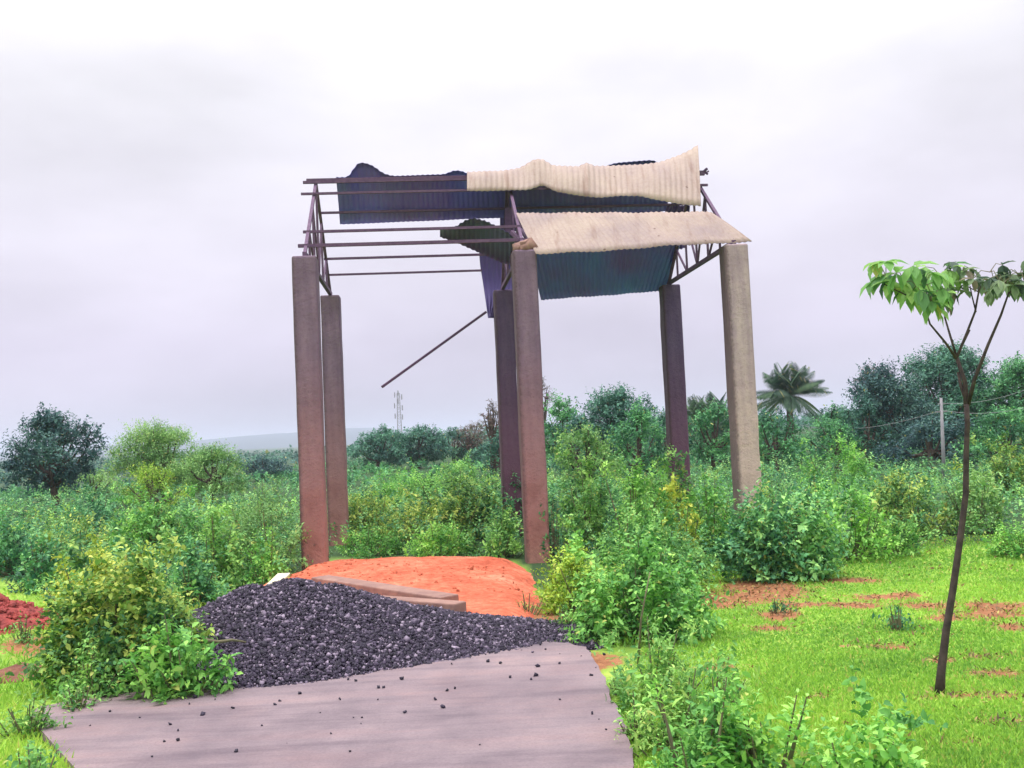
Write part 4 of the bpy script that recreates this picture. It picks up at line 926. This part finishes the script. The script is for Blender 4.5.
M['dry'] = leaf_mat('dry_litter', (.10, .06, .04), (.26, .17, .07), (.48, .40, .14), trans=.1)
def litter(n, seed):
    r = np.random.default_rng(seed); Y = 1/r.uniform(1/15, 1/4.2, n); px = r.uniform(600, 1250, n); X = (px-512)/F_PX*Y; z0 = ground_z(X, Y)
    bm_ = bare_mask(X, Y); sp = np.clip(vnoise(X*2.3, Y*1.9, 41)-.25, 0, 1); qx, qy = project(np.stack([X, Y, z0], -1))
    k = (r.random(n) < np.clip(bm_*.75+sp*1.2, 0, 1)) & (qy > np.interp(qx, BX, BY)-4) & (qx > 640)
    X, Y, z0 = X[k], Y[k], z0[k]; n = len(X)
    Dl = np.stack([r.normal(0, 1, n), r.normal(0, 1, n), r.uniform(.1, 1.3, n)], -1)
    o = leaf_mesh('dry_grass', np.stack([X, Y, z0+.004], -1), Dl, r.normal(0, .5, (n, 3))+[0, 0, 1], r.uniform(.02, .06, n), .012*np.clip(Y/6, 1, 3)*np.ones(n), np.clip(r.normal(.45, .25, n), 0, 1), M['dry'], seed=seed)
    return tag(o, 'dry brown stalks and litter on the bare spots of the grass field', 'dry grass', kind='stuff')
litter(36000, 311)
# clods of red earth
n = 5000; X = rng.uniform(-3.8, 1.4, n); Y = rng.uniform(8.3, 14, n); Z = np.array([red_z(a_, b_) for a_, b_ in zip(X, Y)])
k = (Z > .0)&(vnoise(X*2.5, Y*2.5, 51) > .05)&(rng.random(n) < .5); v, f, r_ = stones(np.stack([X[k], Y[k], Z[k]], -1), rng.gamma(2.2, .007, k.sum()).clip(.005, .05), 52)
tag(mesh_np('clods', v, f.ravel(), np.arange(len(f))*4, M['red']), 'loose clods of orange earth strewn over the red pad', 'earth clods', kind='stuff')
for (hx_, hy_, rx_, ry_, hh_, mt_, lb_) in ((*(g(8, 622)[:2]+[-.25, .1]), .75, .6, .3, 'crimson_soil', 'clods of crimson soil on the heap at the left'),):
    n = 900; X = hx_+rng.normal(0, rx_*.42, n); Y = hy_+rng.normal(0, ry_*.42, n); d_ = np.sqrt(((X-hx_)/rx_)**2+((Y-hy_)/ry_)**2); k = d_ < 1.1
    v, f, r_ = stones(np.stack([X, Y, hh_*np.clip(1-d_, 0, 1)-.04], -1)[k], rng.gamma(2.5, .012, k.sum()).clip(.01, .08), 66)
    tag(mesh_np('clods', v, f.ravel(), np.arange(len(f))*4, bpy.data.materials[mt_]), lb_, 'earth clods', kind='stuff')
B('weed', 592, 622, 690, 664, M['pale'], 'small pale weed creeping over the right edge of the slab', 'weed', ll=.04, lw=.02, per=600, seed=191, nl=5, fine=True)
B('weed', 600, 640, 735, 700, M['fresh'], 'leafy sprig overhanging the right slab edge near the bottom', 'weed', ll=.045, lw=.022, per=600, seed=192, nl=5, fine=True)
B('vine', 534, 560, 560, 478, M['deep'], 'dark creeper climbing the right side of the middle front pillar foot', 'vine', ll=.06, lw=.035, per=220, seed=171, nl=6, Y=12.7)
B('vine', 296, 308, 572, 470, M['russet'], 'thin dark creeper up the left edge of the leftmost pillar', 'vine', ll=.04, lw=.02, per=260, seed=172, nl=5, Y=12.5)
# ------------------------------------------------------------------ young tree in the grass
def young_tree():
    base = g(940, 693, -.04); Yt = base[1]
    root = empty('young_tree', base, 'slender young tree with bare crooked stem and umbrella of drooping leaves', 'tree')
    A = lambda x, y, dy=0: at(x, y, Yt+dy)
    b = MB(); tr = [A(940, 696), A(941, 672), A(946, 630), A(953, 590), A(961, 540), A(965.5, 495), A(967, 455), A(967, 425), A(966.5, 405)]
    r = np.random.default_rng(9); tr = [p+r.normal(0, .004, 3) for p in tr]
    b.tube(tr, [.032, .025, .022, .021, .019, .018, .016, .015, .015], 10); b.build('trunk', M['sap_bark'], root, smooth=True)
    br = [[A(966.5, 407), A(965, 382, .03), A(957, 358, .05)], [A(957, 359, .05), A(945, 342, .0), A(930, 324, -.05), A(925, 308, -.08)],
          [A(957, 358, .05), A(950, 335, .12), A(945, 318, .18), A(943, 304, .2)], [A(957, 357, .05), A(966, 335, .1), A(975, 312, .1), A(979, 290, .12), A(982, 282, .12)],
          [A(968, 405), A(975, 378, -.05), A(988, 345, -.1), A(1001, 315, -.12), A(1009, 292, -.15)], [A(960, 350, .08), A(970, 330, .1)],
          [A(968, 406), A(962, 390, .03), A(958, 372, .05)], [A(976, 312, .1), A(972, 296, .12), A(970, 286, .1)]]
    rd = [(.017, .011), (.009, .004), (.008, .004), (.009, .004), (.013, .005), (.006, .004), (.010, .008), (.005, .003)]
    for q, (r0, r1) in zip(br, rd):
        mb = MB(); mb.tube(q, list(np.linspace(r0, r1, len(q))), 7); mb.build('branch', M['sap_bark'], root, smooth=True)
    def cluster(x, y, dy, n, sz, mat, seed, spread=.22, lab=None):
        rr = np.random.default_rng(seed); hub = A(x, y, dy); P, Dl, Nl, Ls, Cl = [], [], [], [], []
        stalks = MB()
        for i in range(n):
            az = i*2.4+rr.uniform(-.4, .4); ln = spread*rr.uniform(.45, 1.1); e = hub+np.array([math.cos(az)*ln, math.sin(az)*ln, rr.uniform(-.06, .10)])
            stalks.tube([hub, hub*.5+e*.5+[0, 0, .03], e], [.003, .0025, .002], 5, False); cv = rr.uniform(0, 1)
            for j in range(5):   # drooping leaflets fanned at each stalk end
                a2 = az+(j-2)*.75+rr.normal(0, .15); P.append(e); Dl.append([math.cos(a2)*.8, math.sin(a2)*.8, rr.uniform(-2.2, .3)]); Nl.append([math.cos(a2)*.3, math.sin(a2)*.3-.25, 1]); Ls.append(sz*rr.uniform(.7, 1.15)); Cl.append(cv)
        stalks.build('leaf_stalk', M['twig'], root)
        o = leaf_mesh('leaves', np.array(P), np.array(Dl), np.array(Nl), np.array(Ls), np.array(Ls)*.5, np.array(Cl), mat, root, True, seed)
        if lab: o['label'] = lab
    S_, Q_ = M['sapling'], M['sapling_dull']
    cluster(886, 276, -.05, 5, .12, S_, 1, .09); cluster(904, 282, -.1, 7, .135, S_, 2, .11, 'largest bright green leaves at the left')
    cluster(924, 286, -.08, 7, .135, S_, 3, .12); cluster(930, 302, -.06, 4, .13, S_, 9, .08); cluster(943, 279, .15, 7, .12, S_, 4, .11); cluster(944, 300, .15, 4, .11, Q_, 10, .07)
    cluster(962, 274, .12, 6, .09, Q_, 5, .09); cluster(978, 282, .12, 6, .10, Q_, 6, .10)
    cluster(1004, 284, -.15, 9, .10, Q_, 7, .12, 'dull grey green leaves at the right'); cluster(1020, 276, -.1, 8, .10, Q_, 8, .11); cluster(990, 272, -.1, 4, .09, Q_, 11, .09)
    mb = MB(); mb.tube([A(925, 309, -.08), A(912, 298, -.1), A(900, 292, -.1), A(884, 284, -.05)], [.005, .004, .004, .003], 6); mb.tube([A(925, 309, -.08), A(927, 296, -.08), A(926, 289, -.08)], [.004, .003, .003], 6)
    mb.tube([A(1009, 293, -.15), A(1015, 288, -.12), A(1020, 284, -.1)], [.005, .004, .003], 6); mb.tube([A(979, 292, .12), A(970, 288, .12), A(962, 282, .12)], [.004, .003, .003], 6)
    mb.tube([A(943, 304, .2), A(944, 291, .15)], [.004, .003], 6); mb.build('twig', M['sap_bark'], root, smooth=True)
young_tree()

# ------------------------------------------------------------------ haze
mt = bpy.data.materials.new('haze_air'); mt.use_nodes = True; t = mt.node_tree; t.nodes.clear()
o_ = N(t, 'ShaderNodeOutputMaterial'); pv = N(t, 'ShaderNodeVolumePrincipled'); pv.inputs['Density'].default_value = .00055
pv.inputs['Color'].default_value = (.74, .80, .98, 1); pv.inputs['Anisotropy'].default_value = .2
t.links.new(pv.outputs[0], o_.inputs['Volume'])
zlo, zhi = float(min(GZ.min(), HZ.min()))-1.2, float(HZ.max())+8
b = MB(); x0, x1, y0, y1 = -4300, 4300, -600, 5300
b.add([(x, y, z) for z in (zlo, zhi) for x, y in ((x0, y0), (x1, y0), (x1, y1), (x0, y1))], [(3, 2, 1, 0), (4, 5, 6, 7), (0, 1, 5, 4), (1, 2, 6, 5), (2, 3, 7, 6), (3, 0, 4, 7)])
tag(b.build('haze', mt), 'pale humid haze hanging over the whole landscape', 'haze', kind='stuff')
